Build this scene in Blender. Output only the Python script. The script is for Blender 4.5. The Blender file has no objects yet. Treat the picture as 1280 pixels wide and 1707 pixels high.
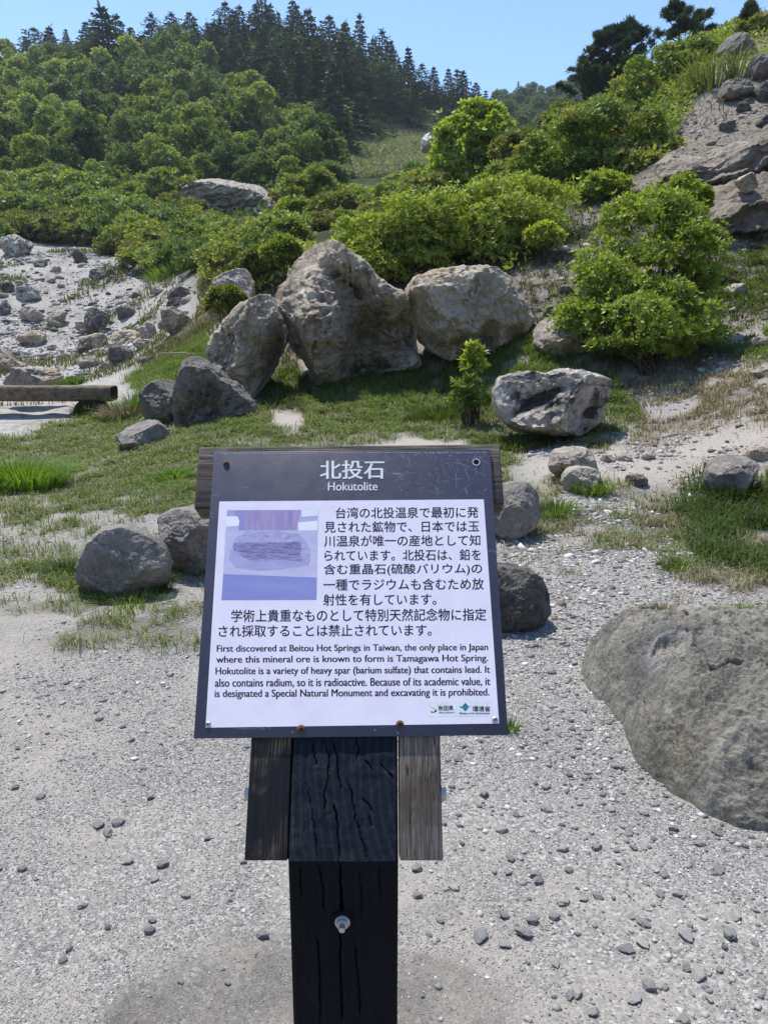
import bpy, bmesh, math, random
import numpy as np
from mathutils import Vector, Matrix

# ------------------------------------------------------------------ camera, world, sun, exposure
S = bpy.context.scene
EYE = 1.5
PITCH = math.radians(13.0)
FPX, CXP, CYP = 1283.0, 640.0, 853.5          # focal length and centre in photograph pixels (1280 x 1707)
cam_d = bpy.data.cameras.new('camera')
cam = bpy.data.objects.new('camera', cam_d)
S.collection.objects.link(cam)
cam.location = (0, 0, EYE)
cam.rotation_euler = (math.radians(90) - PITCH, 0, 0)
cam_d.sensor_fit = 'VERTICAL'
cam_d.sensor_height = 36.0
cam_d.lens = 36.0 * FPX / 1707.0
cam_d.clip_start, cam_d.clip_end = 0.05, 3000
S.camera = cam

SUN_AZ, SUN_EL = math.radians(-36), math.radians(67)
w = bpy.data.worlds.new('World'); S.world = w; w.use_nodes = True
nt = w.node_tree; nt.nodes.clear()
sky = nt.nodes.new('ShaderNodeTexSky'); sky.sky_type = 'NISHITA'; sky.sun_disc = False
sky.sun_elevation = SUN_EL; sky.sun_rotation = SUN_AZ
sky.altitude = 800; sky.air_density = 1.0; sky.dust_density = 0.3; sky.ozone_density = 6.0
bg = nt.nodes.new('ShaderNodeBackground'); bg.inputs['Strength'].default_value = 0.12
wo = nt.nodes.new('ShaderNodeOutputWorld')
nt.links.new(sky.outputs[0], bg.inputs[0]); nt.links.new(bg.outputs[0], wo.inputs[0])
sd = bpy.data.lights.new('sun', 'SUN'); sd.energy = 3.1; sd.angle = math.radians(0.5); sd.color = (1.0, 0.94, 0.84)
sun = bpy.data.objects.new('sun', sd); S.collection.objects.link(sun)
sdir = Vector((math.sin(SUN_AZ) * math.cos(SUN_EL), math.cos(SUN_AZ) * math.cos(SUN_EL), math.sin(SUN_EL)))
sun.rotation_euler = sdir.to_track_quat('Z', 'Y').to_euler()
sun.location = sdir * 100
S.view_settings.view_transform = 'Standard'; S.view_settings.look = 'None'
S.view_settings.exposure = 1.0; S.view_settings.gamma = 1.0
S.view_settings.use_curve_mapping = False
S.cycles.max_bounces = 6; S.cycles.diffuse_bounces = 3; S.cycles.transparent_max_bounces = 6
S.cycles.use_denoising = True

# ------------------------------------------------------------------ helpers
rng = np.random.default_rng(7)
random.seed(7)
sP, cP = math.sin(PITCH), math.cos(PITCH)

def ray(px, py):
    u = (np.asarray(px, float) - CXP) / FPX; v = -(np.asarray(py, float) - CYP) / FPX
    return u, cP + v * sP, -sP + v * cP
def AT(px, py, D):
    u, a, b = ray(px, py); t = D / a
    return np.stack([u * t, D + 0 * u, EYE + b * t], -1)
def project(P):
    x, y, z = P[..., 0], P[..., 1], P[..., 2] - EYE
    d = y * cP - z * sP; v = y * sP + z * cP
    dd = np.where(d > 0.05, d, 0.05)
    return CXP + FPX * x / dd, CYP - FPX * v / dd, d

M32 = np.int64(0xffffffff)
def _h(ix, iy, iz, seed):
    h = (ix * 374761393 + iy * 668265263 + iz * 1440662683 + seed * 974634777) & M32
    h = ((h ^ (h >> 13)) * 1274126177) & M32
    h = ((h ^ (h >> 15)) * 668265263) & M32
    return ((h ^ (h >> 16)) & M32) / 4294967296.0
def vnoise(P, seed=0):
    P = np.asarray(P, float); i = np.floor(P).astype(np.int64); f = P - i
    f = f * f * f * (f * (f * 6 - 15) + 10); r = 0
    for dx in (0, 1):
        wx = f[..., 0] if dx else 1 - f[..., 0]
        for dy in (0, 1):
            wy = f[..., 1] if dy else 1 - f[..., 1]
            for dz in (0, 1):
                wz = f[..., 2] if dz else 1 - f[..., 2]
                r = r + wx * wy * wz * _h(i[..., 0] + dx, i[..., 1] + dy, i[..., 2] + dz, seed)
    return r * 2 - 1
def fbm(P, freq=1.0, octv=4, seed=0, gain=0.5):
    P = np.asarray(P, float) * freq; a, s = 1.0, 0.0
    for k in range(octv):
        s = s + a * vnoise(P + 17.3 * k, seed + k); P = P * 2.03; a *= gain
    return s
def fbm2(x, y, freq, octv=4, seed=0, gain=0.5):
    return fbm(np.stack([x, y, 0 * x + 0.37], -1), freq, octv, seed, gain)
def worley(P, freq, seed=0):
    P = np.asarray(P, float) * freq; i = np.floor(P).astype(np.int64); f = P - i
    best = np.full(P.shape[:-1], 9.0)
    for dx in (-1, 0, 1):
        for dy in (-1, 0, 1):
            for dz in (-1, 0, 1):
                a, b, c = i[..., 0] + dx, i[..., 1] + dy, i[..., 2] + dz
                d = (dx + _h(a, b, c, seed) - f[..., 0]) ** 2 + (dy + _h(a, b, c, seed + 5) - f[..., 1]) ** 2 + (dz + _h(a, b, c, seed + 9) - f[..., 2]) ** 2
                best = np.minimum(best, d)
    return np.sqrt(best)
def sstep(x, a, b):
    t = np.clip((np.asarray(x, float) - a) / (b - a), 0, 1); return t * t * (3 - 2 * t)
def inpoly(px, py, poly):
    r = np.zeros(np.shape(px), bool); n = len(poly)
    for k in range(n):
        x0, y0 = poly[k]; x1, y1 = poly[(k + 1) % n]
        c = ((y0 > py) != (y1 > py)) & (px < (x1 - x0) * (py - y0) / ((y1 - y0) if y1 != y0 else 1e-9) + x0)
        r ^= c
    return r
def sdpoly(px, py, poly):                     # > 0 inside, in pixels
    d = np.full(np.shape(px), 1e9); n = len(poly)
    for k in range(n):
        x0, y0 = poly[k]; x1, y1 = poly[(k + 1) % n]; ex, ey = x1 - x0, y1 - y0
        t = np.clip(((px - x0) * ex + (py - y0) * ey) / (ex * ex + ey * ey + 1e-9), 0, 1)
        d = np.minimum(d, (px - x0 - t * ex) ** 2 + (py - y0 - t * ey) ** 2)
    d = np.sqrt(d)
    return np.where(inpoly(px, py, poly), d, -d)

def np_mesh(name, V, F, mats, mi=None, smooth=False):
    V = np.ascontiguousarray(V, np.float32); me = bpy.data.meshes.new(name)
    if isinstance(F, np.ndarray): F = [F]
    F = [np.asarray(f, np.int32) for f in F if len(f)]
    lv = np.concatenate([f.ravel() for f in F])
    tot = np.concatenate([np.full(len(f), f.shape[1]) for f in F])
    st = np.concatenate([[0], np.cumsum(tot)[:-1]]).astype(np.int32)
    me.vertices.add(len(V)); me.vertices.foreach_set('co', V.ravel())
    me.loops.add(len(lv)); me.loops.foreach_set('vertex_index', lv)
    me.polygons.add(len(tot)); me.polygons.foreach_set('loop_start', st)
    if not isinstance(mats, (list, tuple)): mats = [mats]
    for m in mats: me.materials.append(m)
    if mi is not None: me.polygons.foreach_set('material_index', np.asarray(mi, np.int32))
    if smooth: me.polygons.foreach_set('use_smooth', np.ones(len(tot), bool))
    me.update(calc_edges=True); me.validate()
    return me
def link(name, me, loc=(0, 0, 0), parent=None):
    o = bpy.data.objects.new(name, me); S.collection.objects.link(o); o.location = loc
    if parent is not None: o.parent = parent
    return o
def tag(o, label=None, cat=None, group=None, kind=None):
    if label: o['label'] = label
    if cat: o['category'] = cat
    if group: o['group'] = group
    if kind: o['kind'] = kind
    return o
def empty(name, loc, rz=0.0):
    o = bpy.data.objects.new(name, None); S.collection.objects.link(o); o.location = loc; o.rotation_euler.z = rz
    o.empty_display_size = 0.1
    return o
class MB:                                     # collects shapes into one mesh
    def __init__(s): s.v, s.f3, s.f4, s.n = [], [], [], 0
    def add(s, V, F):
        V = np.asarray(V, float); F = np.asarray(F, int)
        (s.f3 if F.shape[1] == 3 else s.f4).append(F + s.n); s.v.append(V); s.n += len(V)
    def tube(s, pts, rad, seg=8, cap=True):
        pts = np.asarray(pts, float); n = len(pts); rad = np.broadcast_to(np.asarray(rad, float), (n,))
        T = np.gradient(pts, axis=0); T /= np.linalg.norm(T, axis=1)[:, None] + 1e-9
        ref = np.array([0.31, 0.17, 0.93]) if abs(T[0] @ np.array([0.31, 0.17, 0.93])) < 0.9 else np.array([1.0, 0, 0])
        A = np.cross(T, ref); A /= np.linalg.norm(A, axis=1)[:, None]; B = np.cross(T, A)
        th = np.arange(seg) * 2 * math.pi / seg
        V = (pts[:, None] + rad[:, None, None] * (np.cos(th)[None, :, None] * A[:, None] + np.sin(th)[None, :, None] * B[:, None])).reshape(-1, 3)
        i, k = np.meshgrid(np.arange(n - 1), np.arange(seg), indexing='ij'); k2 = (k + 1) % seg
        F = np.stack([i * seg + k, i * seg + k2, (i + 1) * seg + k2, (i + 1) * seg + k], -1).reshape(-1, 4)
        s.add(V, F)
        if cap:
            for e, base in ((0, 0), (n - 1, (n - 1) * seg)):
                c = len(V); o = s.n - len(V)
                ring = V[base:base + seg]
                VV = np.vstack([ring, pts[e][None]]); q = np.arange(seg)
                FF = np.stack([q, (q + 1) % seg, np.full(seg, seg)], -1)
                s.add(VV, FF)
    def build(s, name, mats, parent=None, loc=(0, 0, 0), smooth=False, mesh_only=False):
        V = np.vstack(s.v) - np.asarray(loc if parent is None else (0, 0, 0), float)
        me = np_mesh(name, V, [np.vstack(q) for q in (s.f4, s.f3) if q], mats, smooth=smooth)
        return me if mesh_only else link(name, me, loc, parent)
_ico = {}
def ico(level):
    if level not in _ico:
        bm = bmesh.new(); bmesh.ops.create_icosphere(bm, subdivisions=level, radius=1.0)
        bm.verts.ensure_lookup_table()
        _ico[level] = (np.array([v.co[:] for v in bm.verts]), np.array([[v.index for v in f.verts] for f in bm.faces])); bm.free()
    return _ico[level]

# ------------------------------------------------------------------ materials
def srgb(r, g, b):
    f = lambda c: (c / 255 / 12.92) if c / 255 <= 0.04045 else ((c / 255 + 0.055) / 1.055) ** 2.4
    return (f(r), f(g), f(b), 1)
class Mat:
    def __init__(s, name, rough=0.9, spec=0.2):
        s.m = bpy.data.materials.new(name); s.m.use_nodes = True; s.t = s.m.node_tree
        s.b = s.t.nodes['Principled BSDF']; s.out = s.t.nodes['Material Output']
        s.b.inputs['Roughness'].default_value = rough; s.b.inputs['Specular IOR Level'].default_value = spec
    def n(s, ty, **kw):
        nd = s.t.nodes.new(ty)
        for k, v in kw.items():
            if k in nd.inputs: s.put(nd, k, v)
            else: setattr(nd, k, v)
        return nd
    def put(s, nd, key, v):
        if hasattr(v, 'is_output') or isinstance(v, bpy.types.NodeSocket): s.t.links.new(v, nd.inputs[key])
        else: nd.inputs[key].default_value = v
    def coord(s, kind='Object'): return s.n('ShaderNodeTexCoord').outputs[kind]
    def mapping(s, vec, scale=(1, 1, 1), rot=(0, 0, 0), loc=(0, 0, 0)):
        return s.n('ShaderNodeMapping', Vector=vec, Scale=scale, Rotation=rot, Location=loc).outputs[0]
    def noise(s, vec, scale, detail=6, rough=0.55, dist=0.0):
        return s.n('ShaderNodeTexNoise', Vector=vec, Scale=scale, Detail=detail, Roughness=rough, Distortion=dist).outputs['Fac']
    def voro(s, vec, scale, feature='F1', out='Distance'):
        nd = s.n('ShaderNodeTexVoronoi', feature=feature); s.put(nd, 'Vector', vec); s.put(nd, 'Scale', scale)
        return nd.outputs[out]
    def ramp(s, fac, stops):
        nd = s.n('ShaderNodeValToRGB'); s.put(nd, 'Fac', fac); el = nd.color_ramp.elements
        while len(el) < len(stops): el.new(0.5)
        for e, (p, c) in zip(el, stops):
            e.position = p; e.color = c if len(c) == 4 else (*c, 1)
        return nd.outputs[0]
    def mapr(s, v, a, b, c=0.0, d=1.0): 
        nd = s.n('ShaderNodeMapRange'); nd.inputs[0].default_value = 0
        s.put(nd, 0, v)
        for k, q in zip((1, 2, 3, 4), (a, b, c, d)): nd.inputs[k].default_value = q
        return nd.outputs[0]
    def mix(s, f, a, b, mode='MIX'):
        nd = s.n('ShaderNodeMix', data_type='RGBA', blend_type=mode)
        s.put(nd, 0, f); s.put(nd, 6, a); s.put(nd, 7, b)
        return nd.outputs[2]
    def math(s, op, a, b=0.0):
        nd = s.n('ShaderNodeMath', operation=op); s.put(nd, 0, a); s.put(nd, 1, b); return nd.outputs[0]
    def bump(s, h, strength=0.4, dist=0.02, prev=None):
        nd = s.n('ShaderNodeBump', Strength=strength, Distance=dist, Height=h)
        if prev is not None: s.put(nd, 'Normal', prev)
        return nd.outputs[0]
    def color(s, c): s.put(s.b, 'Base Color', c); return s
    def normal(s, nrm): s.put(s.b, 'Normal', nrm); return s
    def attr(s, name, out='Color'):
        nd = s.n('ShaderNodeAttribute'); nd.attribute_name = name; return nd.outputs[out]
def grey(v): return (v, v, v, 1)

VEG = 2.5
def leaf_mat(name, c_dark, c_mid, c_light, transl=0.35, rough=0.5, spec=0.25, olive=None, veg=None, tt=(1.45, 1.45, 0.5, 1)):
    M = Mat(name, rough, spec)
    g = M.n('ShaderNodeNewGeometry'); oi = M.n('ShaderNodeObjectInfo')
    f = M.math('ADD', M.math('MULTIPLY', g.outputs['Random Per Island'], 0.5), M.math('MULTIPLY', oi.outputs['Random'], 0.5))
    col = M.ramp(f, [(0.0, c_dark), (0.5, c_mid), (1.0, c_light)])
    if olive is not None:
        nz = M.noise(M.coord('Object'), 0.9, 3)
        col = M.mix(M.mapr(nz, 0.48, 0.62), col, olive)
    col = M.mix(1.0, col, ((veg or VEG),) * 3 + (1,), 'MULTIPLY')
    M.color(col)
    tr = M.n('ShaderNodeBsdfTranslucent'); tcol = M.mix(1.0, col, tt, 'MULTIPLY'); M.put(tr, 'Color', tcol)
    mx = M.n('ShaderNodeMixShader'); mx.inputs[0].default_value = transl
    M.t.links.new(M.b.outputs[0], mx.inputs[1]); M.t.links.new(tr.outputs[0], mx.inputs[2])
    M.t.links.new(mx.outputs[0], M.out.inputs[0])
    return M.m

def rock_mat(name, base, light, dark, sc=3.0, dark_amt=(0.50, 0.66), pit=18.0, pit_amt=0.5, stain=None, bump=0.6, lichen=None):
    M = Mat(name, 0.93, 0.15); co = M.coord('Object')
    n1 = M.noise(co, sc, 9, 0.62, 0.3); col = M.mix(M.mapr(n1, 0.36, 0.66), base, light)
    if stain is not None:
        n4 = M.noise(M.mapping(co, (1, 1, 0.6), loc=(3, 1, 7)), sc * 0.7, 6, 0.6); col = M.mix(M.mapr(n4, 0.53, 0.68, 0, 0.8), col, stain)
    n2 = M.noise(M.mapping(co, (1, 1, 1.3), loc=(9, 4, 2)), sc * 1.3, 10, 0.68, 0.5)
    col = M.mix(M.mapr(n2, dark_amt[0], dark_amt[1], 0, 0.85), col, dark)
    n3 = M.noise(co, sc * 14, 6, 0.7)
    col = M.mix(M.mapr(n3, 0.55, 0.72, 0, 0.55), col, dark)
    col = M.mix(M.mapr(n3, 0.30, 0.42, 0.45, 0), col, light)
    if lichen is not None:
        l = M.noise(M.mapping(co, loc=(5, 5, 5)), sc * 3.0, 8, 0.7); col = M.mix(M.mapr(l, 0.60, 0.68, 0, 0.8), col, lichen)
    v = M.noise(co, pit, 4, 0.6, 0.8)
    pitm = M.mapr(v, 0.30, 0.40, 1, 0)
    col = M.mix(M.math('MULTIPLY', pitm, pit_amt), col, dark)
    mot = M.noise(M.mapping(co, loc=(2, 8, 4)), sc * 6.0, 8, 0.75, 0.4)
    col = M.mix(M.mapr(mot, 0.54, 0.66, 0, 0.6), col, dark); col = M.mix(M.mapr(mot, 0.34, 0.45, 0.5, 0), col, light)
    cr = M.voro(M.mapping(co, (1, 1, 1.6), rot=(0.3, 0.5, 0.2)), sc * 1.1, 'DISTANCE_TO_EDGE'); crk = M.mapr(M.math('ADD', cr, M.math('MULTIPLY', mot, 0.10)), 0.045, 0.075, 1, 0)
    col = M.mix(M.math('MULTIPLY', crk, 0.45), col, dark)
    col = M.mix(1.0, col, (1.22, 1.19, 1.13, 1), 'MULTIPLY')
    M.color(col)
    nb = M.bump(M.noise(co, sc * 5, 10, 0.72), bump, 0.09)
    nb = M.bump(M.math('MULTIPLY', crk, -1.0), bump * 0.6, 0.02, nb)
    nb = M.bump(M.math('MULTIPLY', pitm, -1.0), bump, 0.025, nb)
    nb = M.bump(n3, bump * 0.7, 0.012, nb)
    M.normal(nb)
    return M.m

def plain(name, c, rough=0.6, spec=0.3, metal=0.0):
    M = Mat(name, rough, spec); M.b.inputs['Metallic'].default_value = metal
    co = M.coord('Object'); n = M.noise(co, 60, 4)
    M.color(M.mix(M.mapr(n, 0.3, 0.7), tuple(q * 0.85 for q in c[:3]) + (1,), c))
    return M.m
# ------------------------------------------------------------------ terrain: slope of the ground (height / distance) known at these spots, smooth between them
CTRL = [  # photograph pixel where the spot is seen, distance ahead in metres
 (-250,720,12.3),(0,722,12.2),(120,705,13),(0,692,14),(100,690,14.2),(60,640,20),(-200,640,20),(100,600,26),(200,560,30),(60,500,35),(-200,500,35),(60,430,43),(-150,400,48),(0,405,48),(200,440,42),
 (300,480,30),(300,520,25),(320,560,19),(300,610,15),(250,640,15.5),(250,690,13),(400,700,10.5),(540,645,12.7),(460,650,12.6),(640,625,13),(780,600,13),(600,720,9.5),(600,750,8.6),(750,740,8.8),(430,745,8.8),
 (920,735,9),(1050,610,11.2),(1200,600,11),(1200,680,9),(1150,780,7.4),(1280,700,8),(1000,780,7.4),(1250,880,5.9),(1450,880,5.6),
 (1250,500,13),(1200,420,15),(1200,320,17),(1200,250,19.5),(1220,150,23),(1270,60,27),(1150,110,28),(1450,420,14),(1450,250,18),(1450,90,24),(1600,0,26),(1270,30,31),
 (930,430,15),(960,370,17),(1000,330,18.5),(900,480,14),(700,470,15.5),(600,480,16),(450,480,18),(400,450,24),
 (1000,260,23),(1050,180,28),(850,330,22),(700,350,24),(560,400,24),(480,400,30),(1150,105,36),(1040,175,36),(900,260,36),(790,320,32),
 (640,330,50),(720,300,60),(640,270,100),(640,200,140),(720,240,110),(850,260,120),(900,250,180),(1000,240,180),
 (200,430,46),(100,400,52),(-150,360,60),(100,330,64),(300,340,62),(450,340,58),(450,400,44),(100,250,95),(300,250,92),(500,260,92),(-150,230,95),
 (100,190,120),(300,170,125),(450,160,130),(560,190,130),(-150,170,120),(-250,140,150),(0,135,150),(100,115,150),(200,95,150),(320,85,155),(470,78,160),(560,105,165),(680,150,170),(750,175,175),(810,205,180),
 (820,195,250),(880,182,260),(960,170,265),(1040,155,270),(1150,140,280),(1350,100,280),
 (-250,190,240),(0,190,240),(200,160,240),(470,150,245),(680,210,240)]
ca, cl, cw = [], [], []
for px, py, D in CTRL:
    p = AT(px, py, D); r = math.hypot(p[0], p[1]); ca.append(math.atan2(p[0], p[1])); cl.append(math.log(r)); cw.append(p[2] / r)
for az in np.radians([-180, -135, -90, -60, -40, -25, -12, 0, 12, 25, 40, 60, 90, 135]):
    for r in (0.3, 0.8, 1.6, 2.6, 4.0): ca.append(az); cl.append(math.log(r)); cw.append(0.0)
    if abs(az) < math.radians(30): ca.append(az); cl.append(math.log(5.2)); cw.append(0.0)
    if abs(az) > math.radians(35) or az == math.radians(-180):
        for r, ww in ((7, 0.02 if az > 0 else 0), (14, 0.28 if 0 < az < 1.8 else 0.0), (26, 0.42 if 0 < az < 1.8 else 0.03), (60, 0.3 if 0 < az < 1.8 else 0.12), (150, 0.28)):
            ca.append(az); cl.append(math.log(r)); cw.append(ww)
    for r in (420, 900): ca.append(az); cl.append(math.log(r)); cw.append(0.10 if r < 500 else 0.03)
ca, cl, cw = map(np.array, (ca, cl, cw))
KA, SH = 2.2, 0.10
def _k(da, dl):
    da = np.abs(da); da = np.minimum(da, 2 * math.pi - da)
    return np.sqrt((KA * da) ** 2 + dl ** 2 + SH * SH)
Kmat = _k(ca[:, None] - ca[None], cl[:, None] - cl[None]) + 0.002 * np.eye(len(ca)) * -1
Nc = len(ca); A = np.zeros((Nc + 1, Nc + 1)); A[:Nc, :Nc] = Kmat; A[:Nc, Nc] = 1; A[Nc, :Nc] = 1
sol = np.linalg.solve(A, np.concatenate([cw, [0]]))
def H(x, y):
    x = np.asarray(x, float); y = np.asarray(y, float); shp = x.shape
    x = x.ravel(); y = y.ravel(); r = np.maximum(np.hypot(x, y), 0.15); a = np.arctan2(x, y); l = np.log(r)
    out = np.empty_like(x)
    for k in range(0, len(x), 20000):
        q = slice(k, k + 20000)
        out[q] = _k(a[q, None] - ca[None], l[q, None] - cl[None]) @ sol[:Nc] + sol[Nc]
    z = r * out * sstep(r, 1.5, 4.5)
    z = z + 0.012 * fbm2(x, y, 1.6, 3, 3) * sstep(r, 0.8, 2.0) + 0.045 * fbm2(x, y, 0.9, 4, 5) * sstep(r, 4.5, 9)
    z = z + 0.16 * fbm2(x, y, 0.25, 4, 11) * sstep(r, 13, 30) + 1.0 * fbm2(x, y, 0.05, 4, 21) * sstep(r, 60, 120)
    return z.reshape(shp)
_ts = np.exp(np.linspace(math.log(0.9), math.log(420), 700))
def GH(px, py):                               # where the line of sight through this pixel meets the ground
    u, a, b = ray(px, py); u, a, b = float(u), float(a), float(b)
    x, y, z = u * _ts, a * _ts, EYE + b * _ts; g = z - H(x, y)
    k = int(np.argmax(g < 0)) if (g < 0).any() else len(_ts) - 1
    k = max(k, 1); f = g[k - 1] / (g[k - 1] - g[k] + 1e-9) if g[k] < 0 else 1.0
    t = _ts[k - 1] + np.clip(f, 0, 1) * (_ts[k] - _ts[k - 1])
    p = np.array([u * t, a * t, 0.0]); p[2] = float(H(p[:1], p[1:2])[0]); return p

# ------------------------------------------------------------------ ground zones (outlined on the photograph, projected onto the ground)
Z_LAWN = [(-600,738),(40,730),(110,708),(135,688),(150,672),(215,690),(240,650),(212,636),(225,612),(330,530),(352,600),(300,660),(430,690),(440,655),(480,612),(520,640),(600,610),(700,600),(800,580),(880,560),(950,600),(1045,640),(1068,700),(1010,738),(900,742),(850,770),(850,860),(760,742),(500,740),(330,860),(250,850),(230,880),(310,940),(290,975),(240,1010),(130,1005),(60,960),(-600,985)]
Z_FRINGE = [(-600,960),(80,930),(150,985),(300,960),(345,985),(320,1065),(200,1085),(110,1075),(40,1020),(-600,1030)]
Z_RIGHT = [(838,835),(960,800),(1050,820),(1130,830),(1160,795),(1300,770),(1800,780),(1800,1040),(1290,1045),(1230,1045),(1120,985),(1000,965),(950,1000),(900,1020),(880,940),(838,900)]
Z_DENSE = [(1130,850),(1180,800),(1300,800),(1800,800),(1800,960),(1270,950),(1170,930)]
Z_DRY = [(1040,625),(1150,600),(1800,590),(1800,720),(1290,700),(1150,715),(1060,735)]
Z_SLOPE = [(1150,480),(1230,430),(1800,420),(1800,590),(1150,600),(1140,560)]
Z_BARE1 = [(446,678),(470,668),(500,672),(514,704),(482,718),(450,706)]
Z_EARTH = [(420,525),(330,545),(318,468),(430,440),(600,440),(860,430),(900,440),(955,340),(1100,255),(1200,110),(1290,40),(1800,20),(1800,560),(1290,520),(1180,560),(1060,620),(950,590),(900,560)]
Z_GAP_SHADOW = [(405,640),(440,590),(480,560),(520,650),(505,690),(440,680)]  # dirt brown painted here for the shadow between slab and boulder
Z_BARE2 = [(600,742),(660,728),(770,730),(800,748),(700,760),(600,760)]
Z_SCREE = [(-700,360),(0,395),(140,410),(250,455),(330,480),(345,510),(240,600),(215,640),(240,650),(160,672),(120,700),(0,735),(-700,740)]
Z_WHITE = [(1000,740),(1120,725),(1290,700),(1800,700),(1800,790),(1160,790),(1110,840),(1000,815),(900,830),(890,770)]
Z_WET = [(150,1707),(190,1640),(260,1590),(330,1562),(480,1566),(660,1560),(760,1590),(850,1640),(930,1707),(960,1800),(100,1800)]
Z_WET2 = [(700,1490),(770,1478),(800,1520),(740,1545),(690,1530)]
Z_TREES = [(-900,430),(0,398),(150,402),(250,452),(450,480),(600,480),(900,440),(960,340),(1000,330),(1110,260),(1180,120),(1270,20),(1400,-200),(-900,-200)]
Z_BAMBOO = [(560,300),(585,188),(660,180),(735,222),(730,300),(660,310)]
def zones(P):
    px, py, d = project(P); vis = d > 0.5
    near = np.clip(6.0 / np.maximum(d, 0.5), 0.5, 3.5)
    wob = 12 * near * fbm2(P[..., 0], P[..., 1], 3.0, 5, 31, 0.6)
    sdf = lambda z, sft: np.where(vis, sstep(sdpoly(px, py, z) + wob, -sft, sft), 0.0)
    pat = fbm2(P[..., 0], P[..., 1], 1.7, 4, 44); pat2 = fbm2(P[..., 0], P[..., 1], 3.4, 3, 54)
    bare = np.maximum(sdf(Z_BARE1, 8), sdf(Z_BARE2, 7))
    lawn = sdf(Z_LAWN, 14) * (1 - bare)
    thin = sstep(py, 770, 860)                 # the lawn grows thin towards the viewer
    lawn = lawn * np.clip(1 - thin * sstep(pat + 0.5 * pat2, -0.30, 0.35) * 0.74, 0, 1)
    lawn = lawn * (1 - 0.6 * sstep(pat2 + 0.3 * pat, 0.12, 0.5))
    fringe = sdf(Z_FRINGE, 25) * sstep(pat2 + 0.4 * pat, -0.25, 0.4) * 0.7
    right = sdf(Z_RIGHT, 30) * np.maximum(sstep(pat + 0.6 * pat2, -0.35, 0.5) * 0.75, 0)
    dense = sdf(Z_DENSE, 25) * sstep(pat + 0.6 * pat2, -0.6, 0.1) * 0.9
    dry = np.maximum(sdf(Z_DRY, 25) * sstep(pat, -0.7, 0.2), 0.8 * sdf(Z_RIGHT, 30) * sstep(pat - 0.5 * pat2, -0.2, 0.5))
    slope = sdf(Z_SLOPE, 25) * sstep(pat, -0.7, 0.1) * 0.95
    return dict(px=px, py=py, d=d, lawn=lawn, fringe=fringe, right=right, dense=dense, dry=dry, slope=slope, bare=bare,
                grass=np.clip(lawn + fringe + right + dense + slope, 0, 1), scree=sdf(Z_SCREE, 12), white=np.maximum(np.maximum(sdf(Z_WHITE, 30), bare), 0),
                wet=np.maximum(sdf(Z_WET, 30), 0.5 * sdf(Z_WET2, 20)), trees=sdf(Z_TREES, 14), bamboo=sdf(Z_BAMBOO, 10), earth=np.maximum(sdf(Z_EARTH, 25), sdf(Z_GAP_SHADOW, 8)), pat=pat, pat2=pat2)

# ground mesh on a polar grid, fine near the viewer
az = np.concatenate([np.radians(np.arange(-180, -42, 4.0)), np.radians(np.arange(-42, 42.01, 0.24)), np.radians(np.arange(46, 177, 4.0))])
rr = np.concatenate([np.exp(np.arange(math.log(0.12), math.log(1.2), 0.25)), np.exp(np.arange(math.log(1.22), math.log(9), 0.0072)), np.exp(np.arange(math.log(9), math.log(320), 0.012)), [360, 420, 520, 650, 800, 1000]])
na, nr = len(az), len(rr)
RR, AA = np.meshgrid(rr, az, indexing='ij'); X, Y = RR * np.sin(AA), RR * np.cos(AA)
Zg = H(X, Y); GP = np.stack([X, Y, Zg], -1)
gz = zones(GP)
I, J = np.meshgrid(np.arange(nr - 1), np.arange(na), indexing='ij'); J2 = (J + 1) % na
GF = np.stack([I * na + J, (I + 1) * na + J, (I + 1) * na + J2, I * na + J2], -1).reshape(-1, 4)
GV = np.vstack([GP.reshape(-1, 3), [[0, 0, float(Zg[0].mean())]]]); ctr = len(GV) - 1
q = np.arange(na); CF = np.stack([q, (q + 1) % na, np.full(na, ctr)], -1)
CF = CF[:, ::-1]
GM = Mat('ground_gravel_and_soil', 0.95, 0.12)
co = GM.coord('Object'); m1 = GM.attr('zone_a'); m2 = GM.attr('zone_b')
s1 = GM.n('ShaderNodeSeparateColor', Color=m1); s2 = GM.n('ShaderNodeSeparateColor', Color=m2)
big = GM.noise(co, 0.9, 5, 0.6); mid = GM.noise(co, 7, 6, 0.65); fine = GM.noise(co, 70, 5, 0.75); grit = GM.noise(co, 260, 3, 0.8)
cell = GM.voro(co, 140, out='Color'); cellv = GM.n('ShaderNodeSeparateColor', Color=cell).outputs[0]
cell2 = GM.voro(co, 66, out='Color'); cell2v = GM.n('ShaderNodeSeparateColor', Color=cell2).outputs[1]
grav = GM.ramp(cellv, [(0.0, (0.10, 0.10, 0.098)), (0.25, (0.24, 0.235, 0.225)), (0.65, (0.37, 0.365, 0.35)), (1.0, (0.62, 0.61, 0.59))])
grav = GM.mix(GM.mapr(cell2v, 0.72, 0.8, 0, 0.35), grav, (0.22, 0.22, 0.225, 1))
sand = GM.mix(GM.mapr(mid, 0.35, 0.65), (0.33, 0.305, 0.275, 1), (0.42, 0.395, 0.365, 1))
c0 = GM.mix(GM.mapr(GM.math('ADD', big, GM.math('MULTIPLY', mid, 0.5)), 0.66, 0.84, 0.05, 0.85), grav, sand)
c0 = GM.mix(GM.mapr(fine, 0.36, 0.62, 0.0, 0.45), c0, (0.25, 0.245, 0.235, 1)); c0 = GM.mix(GM.mapr(grit, 0.56, 0.70, 0, 0.6), c0, (0.60, 0.59, 0.57, 1)); c0 = GM.mix(GM.mapr(grit, 0.30, 0.42, 0.6, 0), c0, (0.10, 0.10, 0.098, 1))
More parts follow.
